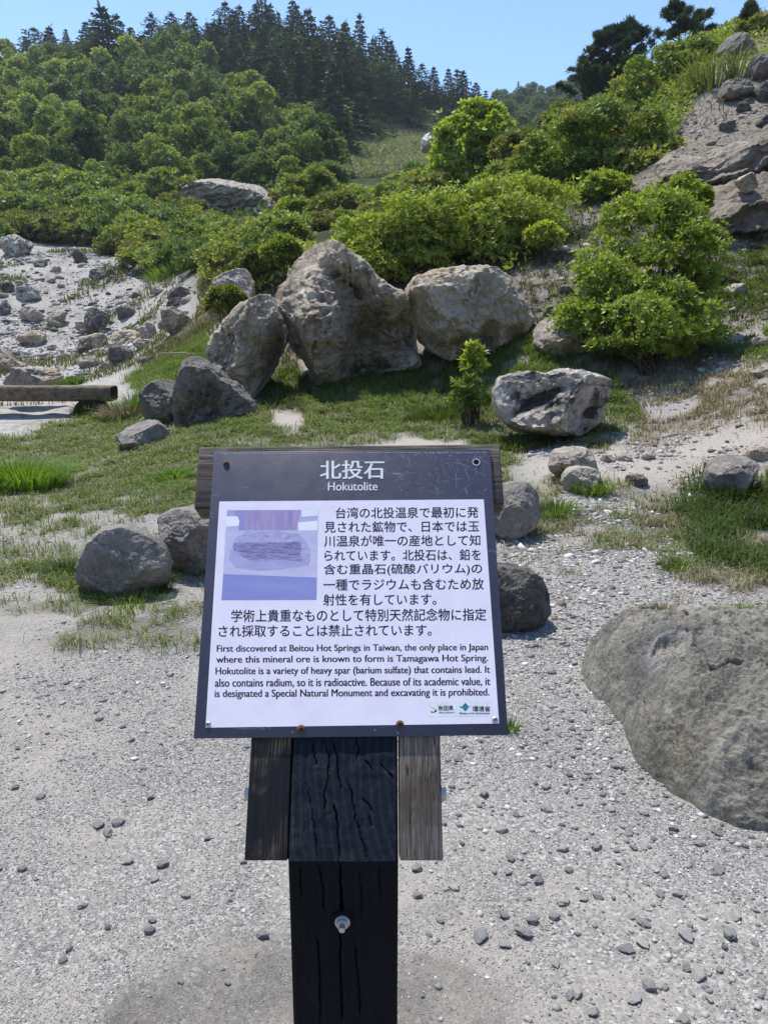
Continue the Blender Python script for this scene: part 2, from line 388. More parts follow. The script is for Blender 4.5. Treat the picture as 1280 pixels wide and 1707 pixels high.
scree = GM.mix(GM.mapr(fine, 0.35, 0.6), (0.33, 0.325, 0.31, 1), (0.54, 0.53, 0.51, 1)); scree = GM.mix(GM.mapr(mid, 0.45, 0.62, 0, 0.55), scree, (0.17, 0.16, 0.145, 1))
scree = GM.mix(GM.mapr(GM.noise(co, 0.55, 6, 0.7), 0.50, 0.66, 0, 0.7), scree, (0.20, 0.185, 0.16, 1))
c0 = GM.mix(s2.outputs[0], c0, scree)
white = GM.mix(GM.mapr(fine, 0.35, 0.62), (0.30, 0.265, 0.235, 1), (0.54, 0.505, 0.47, 1))
c0 = GM.mix(GM.math('MULTIPLY', s2.outputs[1], 0.8), c0, white)
dirt = GM.mix(GM.mapr(GM.math('ADD', GM.math('MULTIPLY', mid, 0.6), GM.math('MULTIPLY', fine, 0.4)), 0.40, 0.60), (0.20, 0.175, 0.145, 1), (0.42, 0.38, 0.33, 1))
soil = GM.mix(GM.mapr(fine, 0.35, 0.65), (0.050, 0.062, 0.022, 1), (0.115, 0.115, 0.055, 1))
c0 = GM.mix(s2.outputs[2], c0, dirt)
c0 = GM.mix(GM.math('MULTIPLY', s1.outputs[0], 0.82), c0, soil)
wet = GM.mix(GM.mapr(grit, 0.35, 0.72), (0.060, 0.058, 0.054, 1), (0.21, 0.20, 0.185, 1)); wet = GM.mix(GM.mapr(mid, 0.48, 0.66, 0, 0.5), wet, (0.17, 0.15, 0.115, 1))
c0 = GM.mix(GM.math('MULTIPLY', s1.outputs[2], GM.mapr(GM.math('ADD', GM.noise(co, 2.6, 6, 0.7), GM.math('MULTIPLY', fine, 0.3)), 0.50, 0.80, 0.25, 0.85)), c0, wet)
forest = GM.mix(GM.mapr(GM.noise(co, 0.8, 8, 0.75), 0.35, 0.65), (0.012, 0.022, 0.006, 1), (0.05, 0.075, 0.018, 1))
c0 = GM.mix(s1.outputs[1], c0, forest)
c0 = GM.mix(1.0, c0, (0.85, 0.835, 0.81, 1), 'MULTIPLY')
GM.color(c0)
nb = GM.bump(GM.math('MULTIPLY', GM.noise(co, 5, 9, 0.75), s2.outputs[2]), 1.0, 0.09); nb = GM.bump(mid, 0.5, 0.03, nb); nb = GM.bump(cellv, 0.5, 0.006, nb); nb = GM.bump(fine, 0.5, 0.006, nb); GM.normal(nb)
gme = np_mesh('ground', GV, [GF, CF], GM.m, smooth=True)
dirtm = np.clip(gz['earth'] * 0.9 + gz['dry'] * 0.75 + sstep(gz['pat'], 0.0, 0.5) * 0.6 * sstep(gz['px'], 840, 1000) * sstep(RR, 6, 9) * (1 - gz['white']), 0, 1) * (1 - 0.6 * gz['trees']) * (RR < 60)
grassm = np.clip(gz['grass'], 0, 1)
far = sstep(RR, 40, 62)
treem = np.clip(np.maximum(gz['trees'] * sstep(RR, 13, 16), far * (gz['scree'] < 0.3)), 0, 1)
def put_attr(me, name, r, g, b):
    a = me.attributes.new(name, 'FLOAT_COLOR', 'POINT')
    c = np.ones((len(me.vertices), 4), np.float32); c[:-1, 0] = r.ravel(); c[:-1, 1] = g.ravel(); c[:-1, 2] = b.ravel(); c[-1, :3] = 0
    a.data.foreach_set('color', c.ravel())
put_attr(gme, 'zone_a', grassm, treem, gz['wet'])
put_attr(gme, 'zone_b', gz['scree'], gz['white'], dirtm)
ground = link('ground', gme); tag(ground, 'pale gravel ground rising into a rocky scree and a wooded hill', 'ground', kind='structure')
# ------------------------------------------------------------------ the information sign
TILT = math.radians(33.0)
sv = np.array([0, math.sin(TILT), math.cos(TILT)]); nv = np.array([0, -math.cos(TILT), math.sin(TILT)]); xv = np.array([1.0, 0, 0])
u0, a0, b0 = ray(572, 1436); tz = 1.05
PB = np.array([u0 * tz, a0 * tz, EYE + b0 * tz])           # front top edge of the post, where its slanted cut begins
ROLL = math.radians(0.6)
bu = xv * math.cos(ROLL) + sv * math.sin(ROLL); bv = -xv * math.sin(ROLL) + sv * math.cos(ROLL)
PO = PB + sv * 0.1633 + nv * 0.006 + xv * 0.0085             # bottom centre of the board's front
def on_board(px, py, off=0.0):                              # board (u, v) of a photograph pixel
    u, a, b = ray(px, py); d = np.array([float(u), float(a), float(b)]); o = np.array([0, 0, EYE])
    q = PO + nv * off; t = ((q - o) @ nv) / (d @ nv); p = o + d * t - q
    return p @ bu, p @ bv
def B3(u, v, off): return PO + bu * u + bv * v + nv * off
base = np.array([PB[0], PB[1] + 0.075, 0.0])
sign = empty('information_sign', tuple(base))
tag(sign, 'slanted slate and white information board about a mineral on a dark timber post', 'sign')
def spart(mb, name, mats, parent=None, label=None, smooth=False):
    par = parent or sign
    V = np.vstack(mb.v) - base
    me = np_mesh(name, V, [np.vstack(q) for q in (mb.f4, mb.f3) if q], mats, smooth=smooth)
    o = link(name, me, (0, 0, 0), par)
    if label: o['label'] = label
    return o
def obox(c, ax, ay, az_, hx, hy, hz, bev=0.0):              # oriented box with chamfered edges
    bm = bmesh.new(); bmesh.ops.create_cube(bm, size=2.0)
    for v in bm.verts: v.co = Vector((v.co.x * hx, v.co.y * hy, v.co.z * hz))
    if bev: bmesh.ops.bevel(bm, geom=bm.edges[:], offset=bev, segments=2, affect='EDGES', profile=0.5)
    bmesh.ops.triangulate(bm, faces=bm.faces[:]); bm.verts.ensure_lookup_table()
    V = np.array([v.co[:] for v in bm.verts]); F = np.array([[v.index for v in f.verts] for f in bm.faces]); bm.free()
    return c + V[:, :1] * ax + V[:, 1:2] * ay + V[:, 2:] * az_, F

def wood_mat(name, c_dark, c_mid, c_light, grain_axis, light_amt=(0.5, 0.7), rough=0.75, spec=0.25, rings=False, loc=(0, 0, 0), specks=0.0):
    M = Mat(name, rough, spec); co = M.coord('Object')
    rot = (math.radians(-33), 0, 0)
    mp = M.mapping(M.mapping(co, rot=(math.radians(33) if grain_axis != 'Z' else 0, 0, 0), loc=loc), {'X': (5, 170, 170), 'S': (170, 170, 5), 'Z': (170, 170, 5)}[grain_axis])
    g = M.noise(mp, 1.0, 8, 0.65, 0.6); g2 = M.noise(M.mapping(mp, (3, 3, 3), loc=(4, 2, 6)), 1.0, 5, 0.6)
    patch = M.noise(M.mapping(co, loc=(2, 5, 1)), 9, 4, 0.6, 0.4)
    col = M.mix(M.mapr(g, 0.35, 0.65), c_dark, c_mid)
    col = M.mix(M.math('MULTIPLY', M.mapr(g2, 0.45, 0.6), M.mapr(patch, light_amt[0], light_amt[1])), col, c_light)
    if specks:
        sp = M.noise(M.mapping(mp, (2.2, 2.2, 6), loc=(1, 1, 1)), 1.0, 2, 0.5)
        col = M.mix(M.mapr(sp, 0.62, 0.68, 0, specks), col, (0.012, 0.012, 0.012, 1))
    M.color(col)
    if rings:
        wv = M.n('ShaderNodeTexWave', wave_type='RINGS', rings_direction='Z', Vector=M.mapping(co, (1, 1, 0.6), loc=(-0.16, 0.0, -1.02)), Scale=26.0, Distortion=3.0, Detail=3.0).outputs['Fac']
        sc_ = M.noise(M.mapping(co, (14, 14, 130), rot=(0, math.radians(-32), 0)), 1, 6, 0.7)
        msk = M.mapr(M.noise(co, 14, 3), 0.42, 0.6)
        col2 = M.mix(M.math('MULTIPLY', M.mapr(wv, 0.6, 0.95), 0.16), col, c_light)
        col2 = M.mix(M.math('MULTIPLY', M.mapr(sc_, 0.56, 0.68), M.math('MULTIPLY', msk, 0.8)), col2, c_light)
        M.color(col2); nb = M.bump(wv, 0.06, 0.002); M.normal(M.bump(g, 0.3, 0.003, nb))
    else:
        nb = M.bump(g, 0.5, 0.003); M.normal(M.bump(g2, 0.35, 0.002, nb))
    return M.m
W_LOGX = 1
W_POST = wood_mat('black_stained_timber', (0.003, 0.004, 0.007, 1), (0.006, 0.008, 0.013, 1), (0.03, 0.031, 0.033, 1), 'Z', (0.62, 0.8), 0.7, 0.12)
W_CUT = wood_mat('weathered_end_grain', (0.006, 0.010, 0.017, 1), (0.011, 0.017, 0.027, 1), (0.055, 0.06, 0.068, 1), 'S', (0.55, 0.75), 0.7, 0.15, rings=True)
W_BAT1 = wood_mat('black_stained_batten', (0.009, 0.010, 0.013, 1), (0.020, 0.020, 0.022, 1), (0.17, 0.13, 0.075, 1), 'S', (0.54, 0.66), 0.65, 0.3)
W_BAT2 = wood_mat('bleached_batten', (0.085, 0.064, 0.05, 1), (0.19, 0.155, 0.12, 1), (0.28, 0.245, 0.20, 1), 'S', (0.4, 0.5), 0.8, 0.2, loc=(3, 1, 2), specks=0.9)
W_PLANK = wood_mat('weathered_plank', (0.035, 0.032, 0.03, 1), (0.10, 0.09, 0.08, 1), (0.19, 0.17, 0.15, 1), 'X', (0.35, 0.6), 0.85, 0.15)
STEEL = plain('zinc_steel', (0.55, 0.56, 0.57, 1), 0.5, 0.5, 0.8)
RUST = plain('rusty_screw', (0.13, 0.07, 0.045, 1), 0.8, 0.3, 0.2)
HOLE = plain('drilled_hole', (0.01, 0.01, 0.012, 1), 0.9, 0.1)

# post: front face and slanted end-grain cut with real cracks, plain sides
PW, PD = 0.075, 0.15
cutL = PD / math.sin(TILT)
def crack_depth(x, l, lines):
    x0_, l0_ = x, l; x = x + 0.0013 * fbm2(x0_ * 30, l0_ * 90, 1, 3, 61); jag = 1 + 0.35 * fbm2(x0_ * 50, l0_ * 160, 1, 3, 71)
    return _crack(x, l, lines, jag)
def _crack(x, l, lines, jag):                               # x across, l along; cracks as polylines in metres
    d = np.zeros_like(x)
    for pts, wd, dp in lines:
        n_ = len(pts) - 1
        for i_, ((xa, la), (xb, lb)) in enumerate(zip(pts[:-1], pts[1:])):
            t = np.clip(((x - xa) * (xb - xa) + (l - la) * (lb - la)) / ((xb - xa) ** 2 + (lb - la) ** 2 + 1e-12), 0, 1)
            dd = np.hypot(x - xa - t * (xb - xa), l - la - t * (lb - la))
            f_ = (i_ + t) / n_; tw = np.clip(np.minimum(f_, 1 - f_) * 5 + 0.25, 0.25, 1) * np.clip(jag, .35, 1.5); d = np.maximum(d, dp * tw * np.clip(1.25 - dd / (wd * tw), 0, 1))
    return d
def cutxy(px, py):                                          # pixel on the slanted cut -> (x across, l along)
    u, a, b = ray(px, py); d = np.array([float(u), float(a), float(b)]); o = np.array([0, 0, EYE])
    t = ((PB - o) @ nv) / (d @ nv); p = o + d * t - PB; return p[0], p @ sv
def facexy(px, py):                                         # pixel on the vertical front -> (x across, depth below the edge)
    u, a, b = ray(px, py); t = PB[1] / float(a); return float(u) * t - PB[0], PB[2] - (EYE + float(b) * t)
c_cut = [([(555,1232),(562,1265),(566,1300),(570,1322)],.0016,.007),([(540,1232),(549,1262),(546,1300),(541,1326),(542,1366)],.0013,.006),
         ([(556,1340),(562,1362),(564,1390),(566,1436)],.0024,.010),([(577,1296),(588,1330),(592,1365),(602,1395),(611,1418)],.0014,.006),
         ([(594,1230),(598,1248),(593,1268)],.0012,.006),([(606,1266),(616,1274),(622,1286)],.0012,.006),([(634,1272),(645,1285),(656,1300)],.0012,.006),
         ([(512,1300),(516,1335),(522,1360),(527,1405),(530,1436)],0.0004,.005),([(520,1235),(524,1262),(529,1278)],.001,.005),([(604,1330),(618,1345),(622,1356)],.001,.005),([(614,1358),(620,1380)],.001,.004),([(606,1405),(612,1436)],.001,.004)]
c_cut = [([cutxy(*p) for p in pts], max(wd * 0.6, .0010), dp * .8) for pts, wd, dp in c_cut]
c_face = [([(566,1436),(568,1470),(570,1508),(570,1522)],.0024,.010),([(568,1548),(567,1590),(569,1640),(570,1707)],.0016,.008),([(530,1436),(538,1480),(540,1520)],.001,.005),([(500,1440),(503,1500)],.0009,.004),
          ([(528,1560),(533,1610),(534,1707)],.0013,.006),([(600,1450),(603,1530)],.0008,.003),([(590,1560),(598,1640),(600,1700)],.0009,.004),([(632,1440),(634,1500)],.0008,.003)]
c_face = [([facexy(*p) for p in pts], max(wd * 0.75, .0012), dp) for pts, wd, dp in c_face]
def sheet(nx, nl, L, f):
    x = np.linspace(-PW, PW, nx); l = np.linspace(0, L, nl); Xs, Ls = np.meshgrid(x, l)
    V = f(Xs, Ls).reshape(-1, 3)
    i, k = np.meshgrid(np.arange(nl - 1), np.arange(nx - 1), indexing='ij')
    return V, np.stack([i * nx + k, i * nx + k + 1, (i + 1) * nx + k + 1, (i + 1) * nx + k], -1).reshape(-1, 4)
edge = lambda Xs: 0.0035 * np.clip((np.abs(Xs) - PW + 0.006) / 0.006, 0, 1) ** 2
mb = MB()
fL = PB[2] + 0.25
mb.add(*sheet(150, 520, fL, lambda x, l: PB + x[..., None] * xv + l[..., None] * np.array([0, 0, -1.0]) + (crack_depth(x, l, c_face) + edge(x) + 0.0006 * fbm2(x * 60, l * 3, 1, 3, 5))[..., None] * np.array([0, 1.0, 0])))
mb.f4[-1] = mb.f4[-1][:, ::-1]
yb, zb = PB[1] + PD, PB[2] + cutL * math.cos(TILT)
E = 0.0035
for sx in (-1, 1):
    x = PB[0] + sx * PW
    V = [[x, PB[1] + E, -0.25], [x, yb, -0.25], [x, yb, zb], [x, PB[1] + E, PB[2] + 0.0005]]
    mb.add(V, [[0, 1, 2, 3]] if sx > 0 else [[3, 2, 1, 0]])
x0, x1 = PB[0] - PW, PB[0] + PW
mb.add([[x0, yb, -0.25], [x1, yb, -0.25], [x1, yb, zb], [x0, yb, zb]], [[3, 2, 1, 0]])
post = spart(mb, 'post', [W_POST], smooth=False)
mb = MB()
mb.add(*sheet(170, 300, cutL, lambda x, l: PB + x[..., None] * xv + l[..., None] * sv - (crack_depth(x, l, c_cut) + edge(x) + 0.0008 * fbm2(x * 50, l * 50, 1, 3, 8))[..., None] * nv))
spart(mb, 'slanted_end_grain', [W_CUT], post)
# nut in its counterbore on the front of the post
def disc(mb_, c, ax, ay, r, seg=28, r0=0.0):
    th = np.arange(seg) * 2 * math.pi / seg; ring = c + r * (np.cos(th)[:, None] * ax + np.sin(th)[:, None] * ay)
    if r0: 
        inn = c + r0 * (np.cos(th)[:, None] * ax + np.sin(th)[:, None] * ay); k = np.arange(seg)
        mb_.add(np.vstack([ring, inn]), np.stack([k, (k + 1) % seg, seg + (k + 1) % seg, seg + k], -1))
    else:
        k = np.arange(seg); mb_.add(np.vstack([ring, [c]]), np.stack([k, (k + 1) % seg, np.full(seg, seg)], -1))
def hexnut(mb_, c, axis, r, h, stud=0.0, sr=0.5):
    axis = np.asarray(axis, float); mb_.tube([c, c + axis * h * 0.86, c + axis * h], [r, r, r * 0.88], 6)
    if stud: mb_.tube([c + axis * h, c + axis * (h + stud)], [r * sr, r * sr * 0.9], 14)
fx, fl = facexy(571, 1535); fc = PB + xv * fx - np.array([0, 0, 1.0]) * fl
mb = MB(); disc(mb, fc + np.array([0, -0.0012, 0]), xv, np.array([0, 0, 1.0]), 0.0165); spart(mb, 'bolt_hole', [HOLE], post)
mb = MB(); mb.tube([fc + np.array([0, -0.0015, 0]), fc + np.array([0, -0.004, 0])], 0.0105, 24); hexnut(mb, fc + np.array([0, -0.004, 0]), (0, -1, 0), 0.0085, 0.006, 0.008, 0.55)
spart(mb, 'bolt', [STEEL], post)
# battens either side of the post
def slab_on_cut(xa, xb, la, lb, th, front, bev=0.002):
    c = PB + xv * (xa + xb) / 2 + sv * (la + lb) / 2 + nv * (front - th / 2)
    return obox(c, xv, nv, sv, abs(xb - xa) / 2, th / 2, (lb - la) / 2, bev)
lx0 = cutxy(407, 1434)[0]; rx1 = cutxy(738.5, 1436)[0]
for xa, xb, m, lab in ((lx0, -PW - 0.002, W_BAT1, 'black stained batten with worn brown streaks'), (PW + 0.0025, rx1, W_BAT2, 'bleached brown batten with dark flecks')):
    mb = MB(); mb.add(*slab_on_cut(xa, xb, 0.001, 0.505, 0.095, -0.001))
    bt = spart(mb, 'side_batten', [m], None, lab)
    sx = -1 if xa < 0 else 1; xe = lx0 if sx < 0 else rx1
    pc = PB + xv * xe + sv * cutxy(640, 1324)[1] - nv * 0.028
    mb = MB(); mb.tube([pc, pc + xv * sx * 0.0022], 0.0125, 22); hexnut(mb, pc + xv * sx * 0.0022, (sx, 0, 0), 0.0088, 0.0065)
    spart(mb, 'bolt', [STEEL], bt)
# plank behind the top of the board
def bl(px, py): return on_board(px, py, -0.006)
ul, vl = bl(323, 848); ur, vr = bl(841, 850); ut, vt = bl(600, 747)
plank_c = B3((ul + ur) / 2, (vl + vt) / 2 + 0.003, -0.0065 - 0.026)
mb = MB(); mb.add(*obox(plank_c, bu, nv, bv, (ur - ul) / 2, 0.026, (vt - vl) / 2 + 0.003, 0.004)); spart(mb, 'plank', [W_PLANK])
# the board
SL = Mat('slate_print', 0.32, 0.5); co = SL.coord('Object')
scr = SL.noise(SL.mapping(co, (20, 300, 300), rot=(0.3, 0.5, 0.9)), 1, 2, 0.5); scr2 = SL.noise(SL.mapping(co, (300, 40, 40), rot=(0.2, 1.1, 0.2)), 1, 2, 0.5)
dust = SL.noise(co, 30, 6, 0.7)
sc0 = SL.mix(SL.mapr(dust, 0.4, 0.75, 0, 0.10), srgb(62, 64, 80), srgb(94, 96, 106))
SL.color(SL.mix(SL.math('MULTIPLY', SL.mapr(dust, 0.50, 0.62), SL.mapr(scr, 0.66, 0.70, 0, 0.5)), sc0, srgb(150, 152, 160)))
SL.put(SL.b, 'Roughness', SL.mapr(dust, 0.3, 0.7, 0.34, 0.44))
SIDE = plain('board_edge', srgb(40, 44, 66), 0.4, 0.4)
hw, hh = 0.2245, 0.448
mb = MB(); mb.add(*obox(B3(0, hh / 2, -0.003), bu, nv, bv, hw, 0.003, hh / 2, 0.0006)); board_box = mb.v[0], mb.f3[0]
board = empty('board', (0, 0, 0)); bpy.data.objects.remove(board)
def quad_px(pts, off):
    return np.array([B3(*on_board(*p), off) for p in pts])
def flat(pts3):
    k = len(pts3); c = pts3.mean(0); q = np.arange(k)
    return np.vstack([pts3, [c]]), np.stack([q, (q + 1) % k, np.full(k, k)], -1)
def flat_part(name, px_pts, off, mat, parent, label=None):
    mb = MB(); V, F = flat(quad_px(px_pts, off)); mb.add(V, F[:, ::-1]); return spart(mb, name, [mat], parent, label)
PAN = Mat('white_print', 0.35, 0.5); d = PAN.noise(PAN.coord('Object'), 25, 5, 0.65)
PAN.color(PAN.mix(PAN.mapr(d, 0.4, 0.7), srgb(242, 237, 249), srgb(235, 229, 243)))
INK = plain('black_print', srgb(34, 33, 42), 0.5, 0.3); WHT = plain('white_lettering', srgb(240, 240, 243), 0.5, 0.3)
WORN = plain('scratched_print', srgb(176, 178, 186), 0.6, 0.3)
mb = MB(); r2 = random.Random(5)
def stroke(p, q_, wd):
    a, b = B3(*on_board(*p), 0.00015), B3(*on_board(*q_), 0.00015); dr = b - a; L = np.linalg.norm(dr) + 1e-9; nn = np.cross(nv, dr / L) * wd
    mb.add([a - nn * 0.3, b - nn * 0.2, b + nn * 0.2, a + nn * 0.3], [[0, 1, 2, 3]])
for k in range(120):                                        # scratches, most of them upper right
    px = 480 + 330 * r2.random() ** 0.6; py = 757 + 66 * r2.random() ** 1.3; an = r2.choice([0.5, -0.6, 0.2, 1.4, -0.9]) + r2.uniform(-.3, .3); L = r2.uniform(1.5, 13) if r2.random() < .8 else r2.uniform(10, 30)
    stroke((px, py), (min(811, px + L * math.cos(an)), max(755, min(829, py + L * math.sin(an)))), r2.uniform(0.0002, 0.0008))
for k in range(150):                                        # chipped top edge
    px = 360 + 453 * k / 150 + r2.uniform(-2, 2); py = 755.5 - 2.5 * (px - 360) / 455
    stroke((px, py + .4), (px + r2.uniform(1, 5), py + r2.uniform(.6, 3.0 if px < 560 or px > 690 else 1.6)), r2.uniform(.0008, .0022))
for px, py in ((668, 816), (448, 1212), (487, 1219), (624, 1215), (662, 1220)): stroke((px, py), (px + 2, py + 3), .0012)
nbox = len(board_box[1]); mb.add(*board_box)
Vb = np.vstack(mb.v) - base; f4, f3 = np.vstack(mb.f4), np.vstack(mb.f3)
board = link('board', np_mesh('board', Vb, [f4, f3], [SL.m, WORN], mi=[1] * len(f4) + [0] * len(f3)), (0, 0, 0), sign)
flat_part('text_panel', [(366, 836), (806, 832.5), (831.5, 1206), (343, 1213)], 0.0002, PAN.m, board)
# lettering
dg = None
def text_mesh(s, bold=0.0):
    cu = bpy.data.curves.new('t', 'FONT'); cu.body = s; cu.size = 1.0; cu.resolution_u = 5; cu.offset = bold; cu.fill_mode = 'FRONT'
    o = bpy.data.objects.new('t', cu); S.collection.objects.link(o); bpy.context.view_layer.update()
    me = bpy.data.meshes.new_from_object(o.evaluated_get(bpy.context.evaluated_depsgraph_get())); me.calc_loop_triangles()
    V = np.zeros(len(me.vertices) * 3, np.float32); me.vertices.foreach_get('co', V); V = V.reshape(-1, 3)
    F = np.array([t.vertices[:] for t in me.loop_triangles]); bpy.data.objects.remove(o); bpy.data.curves.remove(cu); bpy.data.meshes.remove(me)
    return V, F
def put_text(mb_, s, x0, x1, yt, yb, bold=0.012, off=0.0003, slope=None):  # fitted to a box given in photograph pixels
    cjk = any(ord(ch) > 0x2fff for ch in s)
    V, F = text_mesh(s, 0.0); lo, hi = V.min(0), V.max(0); T = (V - lo) / np.maximum(hi - lo, 1e-6)
    sl = (-0.006 * (x1 - x0)) if slope is None else slope
    q00, q10, q01, q11 = (np.array(on_board(*p)) for p in ((x0, yb), (x1, yb + sl), (x0, yt), (x1, yt + sl)))
    uv = (1 - T[:, :1]) * (1 - T[:, 1:2]) * q00 + T[:, :1] * (1 - T[:, 1:2]) * q10 + (1 - T[:, :1]) * T[:, 1:2] * q01 + T[:, :1] * T[:, 1:2] * q11
    sh = bold * (hi[1] - lo[1]) ** 0 * abs(q01[1] - q00[1]) * (1.1 if cjk else 1.5)
    for j, (du, dv) in enumerate(((-1, 0), (1, 0), (0, 0.8)) if cjk else ((-.8, 0), (.8, 0))):
        mb_.add(PO + (uv[:, :1] + du * sh) * bu + (uv[:, 1:] + dv * sh) * bv + nv * (off + 0.00008 * j), F)
mb = MB(); put_text(mb, '北投石', 534, 640, 768, 799, 0.02); put_text(mb, 'Hokutolite', 547, 629, 804, 818, 0.012); spart(mb, 'title_lettering', [WHT], board)
mb = MB()
JP = [('台湾の北投温泉で最初に発', 560, 797, 846, 864.5), ('見された鉱物で、日本では玉', 541, 798, 869.5, 888), ('川温泉が唯一の産地として知', 540.5, 800, 893, 911.5), ('られています。北投石は、鉛を', 541, 801, 917, 935.5),
      ('含む重晶石(硫酸バリウム)の', 540, 803, 940.5, 960.5), ('一種でラジウムも含むため放', 539.5, 806, 965.5, 984.5), ('射性を有しています。', 539, 727, 990.5, 1009.5), ('学術上貴重なものとして特別天然記念物に指定', 386, 810, 1016.5, 1037), ('され採取することは禁止されています。', 365, 719, 1042.5, 1062)]
for s, a, b, c, d in JP: put_text(mb, s, a, b, c, d, 0.012)
EN = [('First discovered at Beitou Hot Springs in Taiwan, the only place in Japan', 362, 813, 1075.5, 1090), ('where this mineral ore is known to form is Tamagawa Hot Spring.', 361, 813, 1093.5, 1108.5), ('Hokutolite is a variety of heavy spar (barium sulfate) that contains lead. It', 360, 816, 1112.5, 1128),
      ('also contains radium, so it is radioactive. Because of its academic value, it', 359, 816.5, 1131.5, 1147), ('is designated a Special Natural Monument and excavating it is prohibited.', 358.5, 815, 1150, 1166)]
for s, a, b, c, d in EN: put_text(mb, s, a, b, c, d, 0.022)
spart(mb, 'text_lettering', [INK], board)
# printed picture of the mineral
PIC = Mat('print_of_shelf', 0.35, 0.5); ge = PIC.n('ShaderNodeSeparateXYZ', Vector=PIC.coord('Generated'))
flat_part('picture', [(379, 850.5), (530.5, 850), (527.5, 999), (369.5, 999.5)], 0.0007, None, board) if False else None
def pic(name, pts, off, cols, sc=(30, 30, 30), lo=.35, hi=.65):
    M = Mat(name, 0.35, 0.5); nz = M.noise(M.mapping(M.coord('Object'), sc), 1, 5, 0.6)
    M.color(M.mix(M.mapr(nz, lo, hi), srgb(*cols[0]), srgb(*cols[1]))); return M.m, pts, off
mbp = empty('picture', (0, 0, 0)); bpy.data.objects.remove(mbp)
pm, pts, off = pic('print_backdrop', [(379, 850.5), (530.5, 850), (527.5, 999), (369.5, 999.5)], 0.0007, ((198, 194, 226), (184, 182, 220)))
picture = flat_part('picture', pts, 0.0003, pm, board)
layers = [('print_wall', [(391, 850.8), (502, 850.3), (497, 868), (494, 888), (398, 889), (402, 868)], ((150, 140, 190), (176, 160, 196)), (140, 20, 20)),
          ('print_wall_left', [(379.4, 851), (391, 850.8), (400, 862), (377.8, 864)], ((172, 172, 218), (160, 160, 212)), (40, 40, 40)),
          ('print_wall_blue', [(391, 850.8), (410, 850.7), (408, 886), (399, 886)], ((156, 154, 210), (150, 146, 204)), (90, 20, 20)),
          ('print_glare', [(377.6, 861), (396, 860.5), (399.5, 868), (398, 877), (376.8, 878)], ((244, 246, 252), (236, 238, 250)), (30, 30, 30)),
          ('print_glare', [(503, 850.4), (530, 850.1), (529.6, 860), (503, 862)], ((240, 244, 250), (232, 236, 248)), (30, 30, 30)),
          ('print_glare', [(497, 871), (529.4, 868), (529, 884), (498, 885)], ((248, 250, 252), (238, 242, 250)), (30, 30, 30)),
          ('print_table', [(376, 886), (398, 884.5), (529, 884), (528, 963), (373, 957)], ((206, 204, 230), (192, 190, 222)), (25, 90, 90)),
          ('print_shadow', [(385, 916), (450, 910), (512, 918), (518, 932), (515, 943), (470, 949), (430, 952), (392, 947), (382, 932)], ((168, 166, 208), (180, 178, 216)), (30, 90, 90)),
          ('print_shelf', [(373, 957), (528, 963), (527.5, 999), (369.5, 999.5)], ((140, 146, 204), (150, 156, 210)), (12, 60, 60)),
          ('print_stone_top', [(387.5, 909), (391, 900), (397, 895), (411, 884.5), (420, 883), (432, 886), (450, 885.5), (466, 885), (480, 888), (498, 890), (508, 900), (516, 912), (518, 921), (514, 938), (500, 936), (470, 933), (440, 931), (408, 930), (399, 924), (391, 919)], ((166, 164, 206), (190, 188, 224)), (120, 200, 200)),
          ('print_stone_mid', [(388, 912), (391, 906), (410, 904), (460, 905.5), (497, 903), (503, 910), (500, 926), (470, 924), (430, 922), (400, 921), (391, 919)], ((124, 120, 166), (160, 156, 200)), (160, 800, 800)),
          ('print_stone_low', [(399, 924), (404, 920), (420, 921), (470, 925), (503, 927), (503, 936), (470, 933), (440, 931), (408, 930)], ((136, 132, 176), (164, 160, 204)), (160, 800, 800))]
for k, (nm, pts, cols, scl) in enumerate(layers):
    pm, pts, off = pic(nm, pts, 0.00032 + 0.00003 * k, cols, scl); flat_part('picture_' + nm[6:], pts, off, pm, picture)
mb = MB(); r3 = random.Random(9)
def stroke2(p, q_, wd, off=0.0008):
    a, b = B3(*on_board(*p), off), B3(*on_board(*q_), off); dr = b - a; L = np.linalg.norm(dr) + 1e-9; nn = np.cross(nv, dr / L) * wd
    mb.add([a - nn, b - nn * .5, b + nn * .5, a + nn], [[0, 1, 2, 3]])
for k in range(70):
    yy = r3.choice([905.5, 909, 912, 915, 918, 921, 924, 927, 930, 933]) + r3.uniform(-.8, .8); xx = r3.uniform(396 if yy < 920 else 404, 500); stroke2((xx, yy), (min(516, xx + r3.uniform(4, 22)), yy + r3.uniform(-.4, 1.2)), r3.uniform(.0001, .0003))
for k in range(22):
    xx, yy = r3.uniform(396, 490), r3.uniform(889, 901); stroke2((xx, yy), (xx + r3.uniform(4, 12), yy + r3.uniform(-3, 3)), .00014)
spart(mb, 'picture_cracks', [plain('print_cracks', srgb(104, 100, 146), .5)], picture)
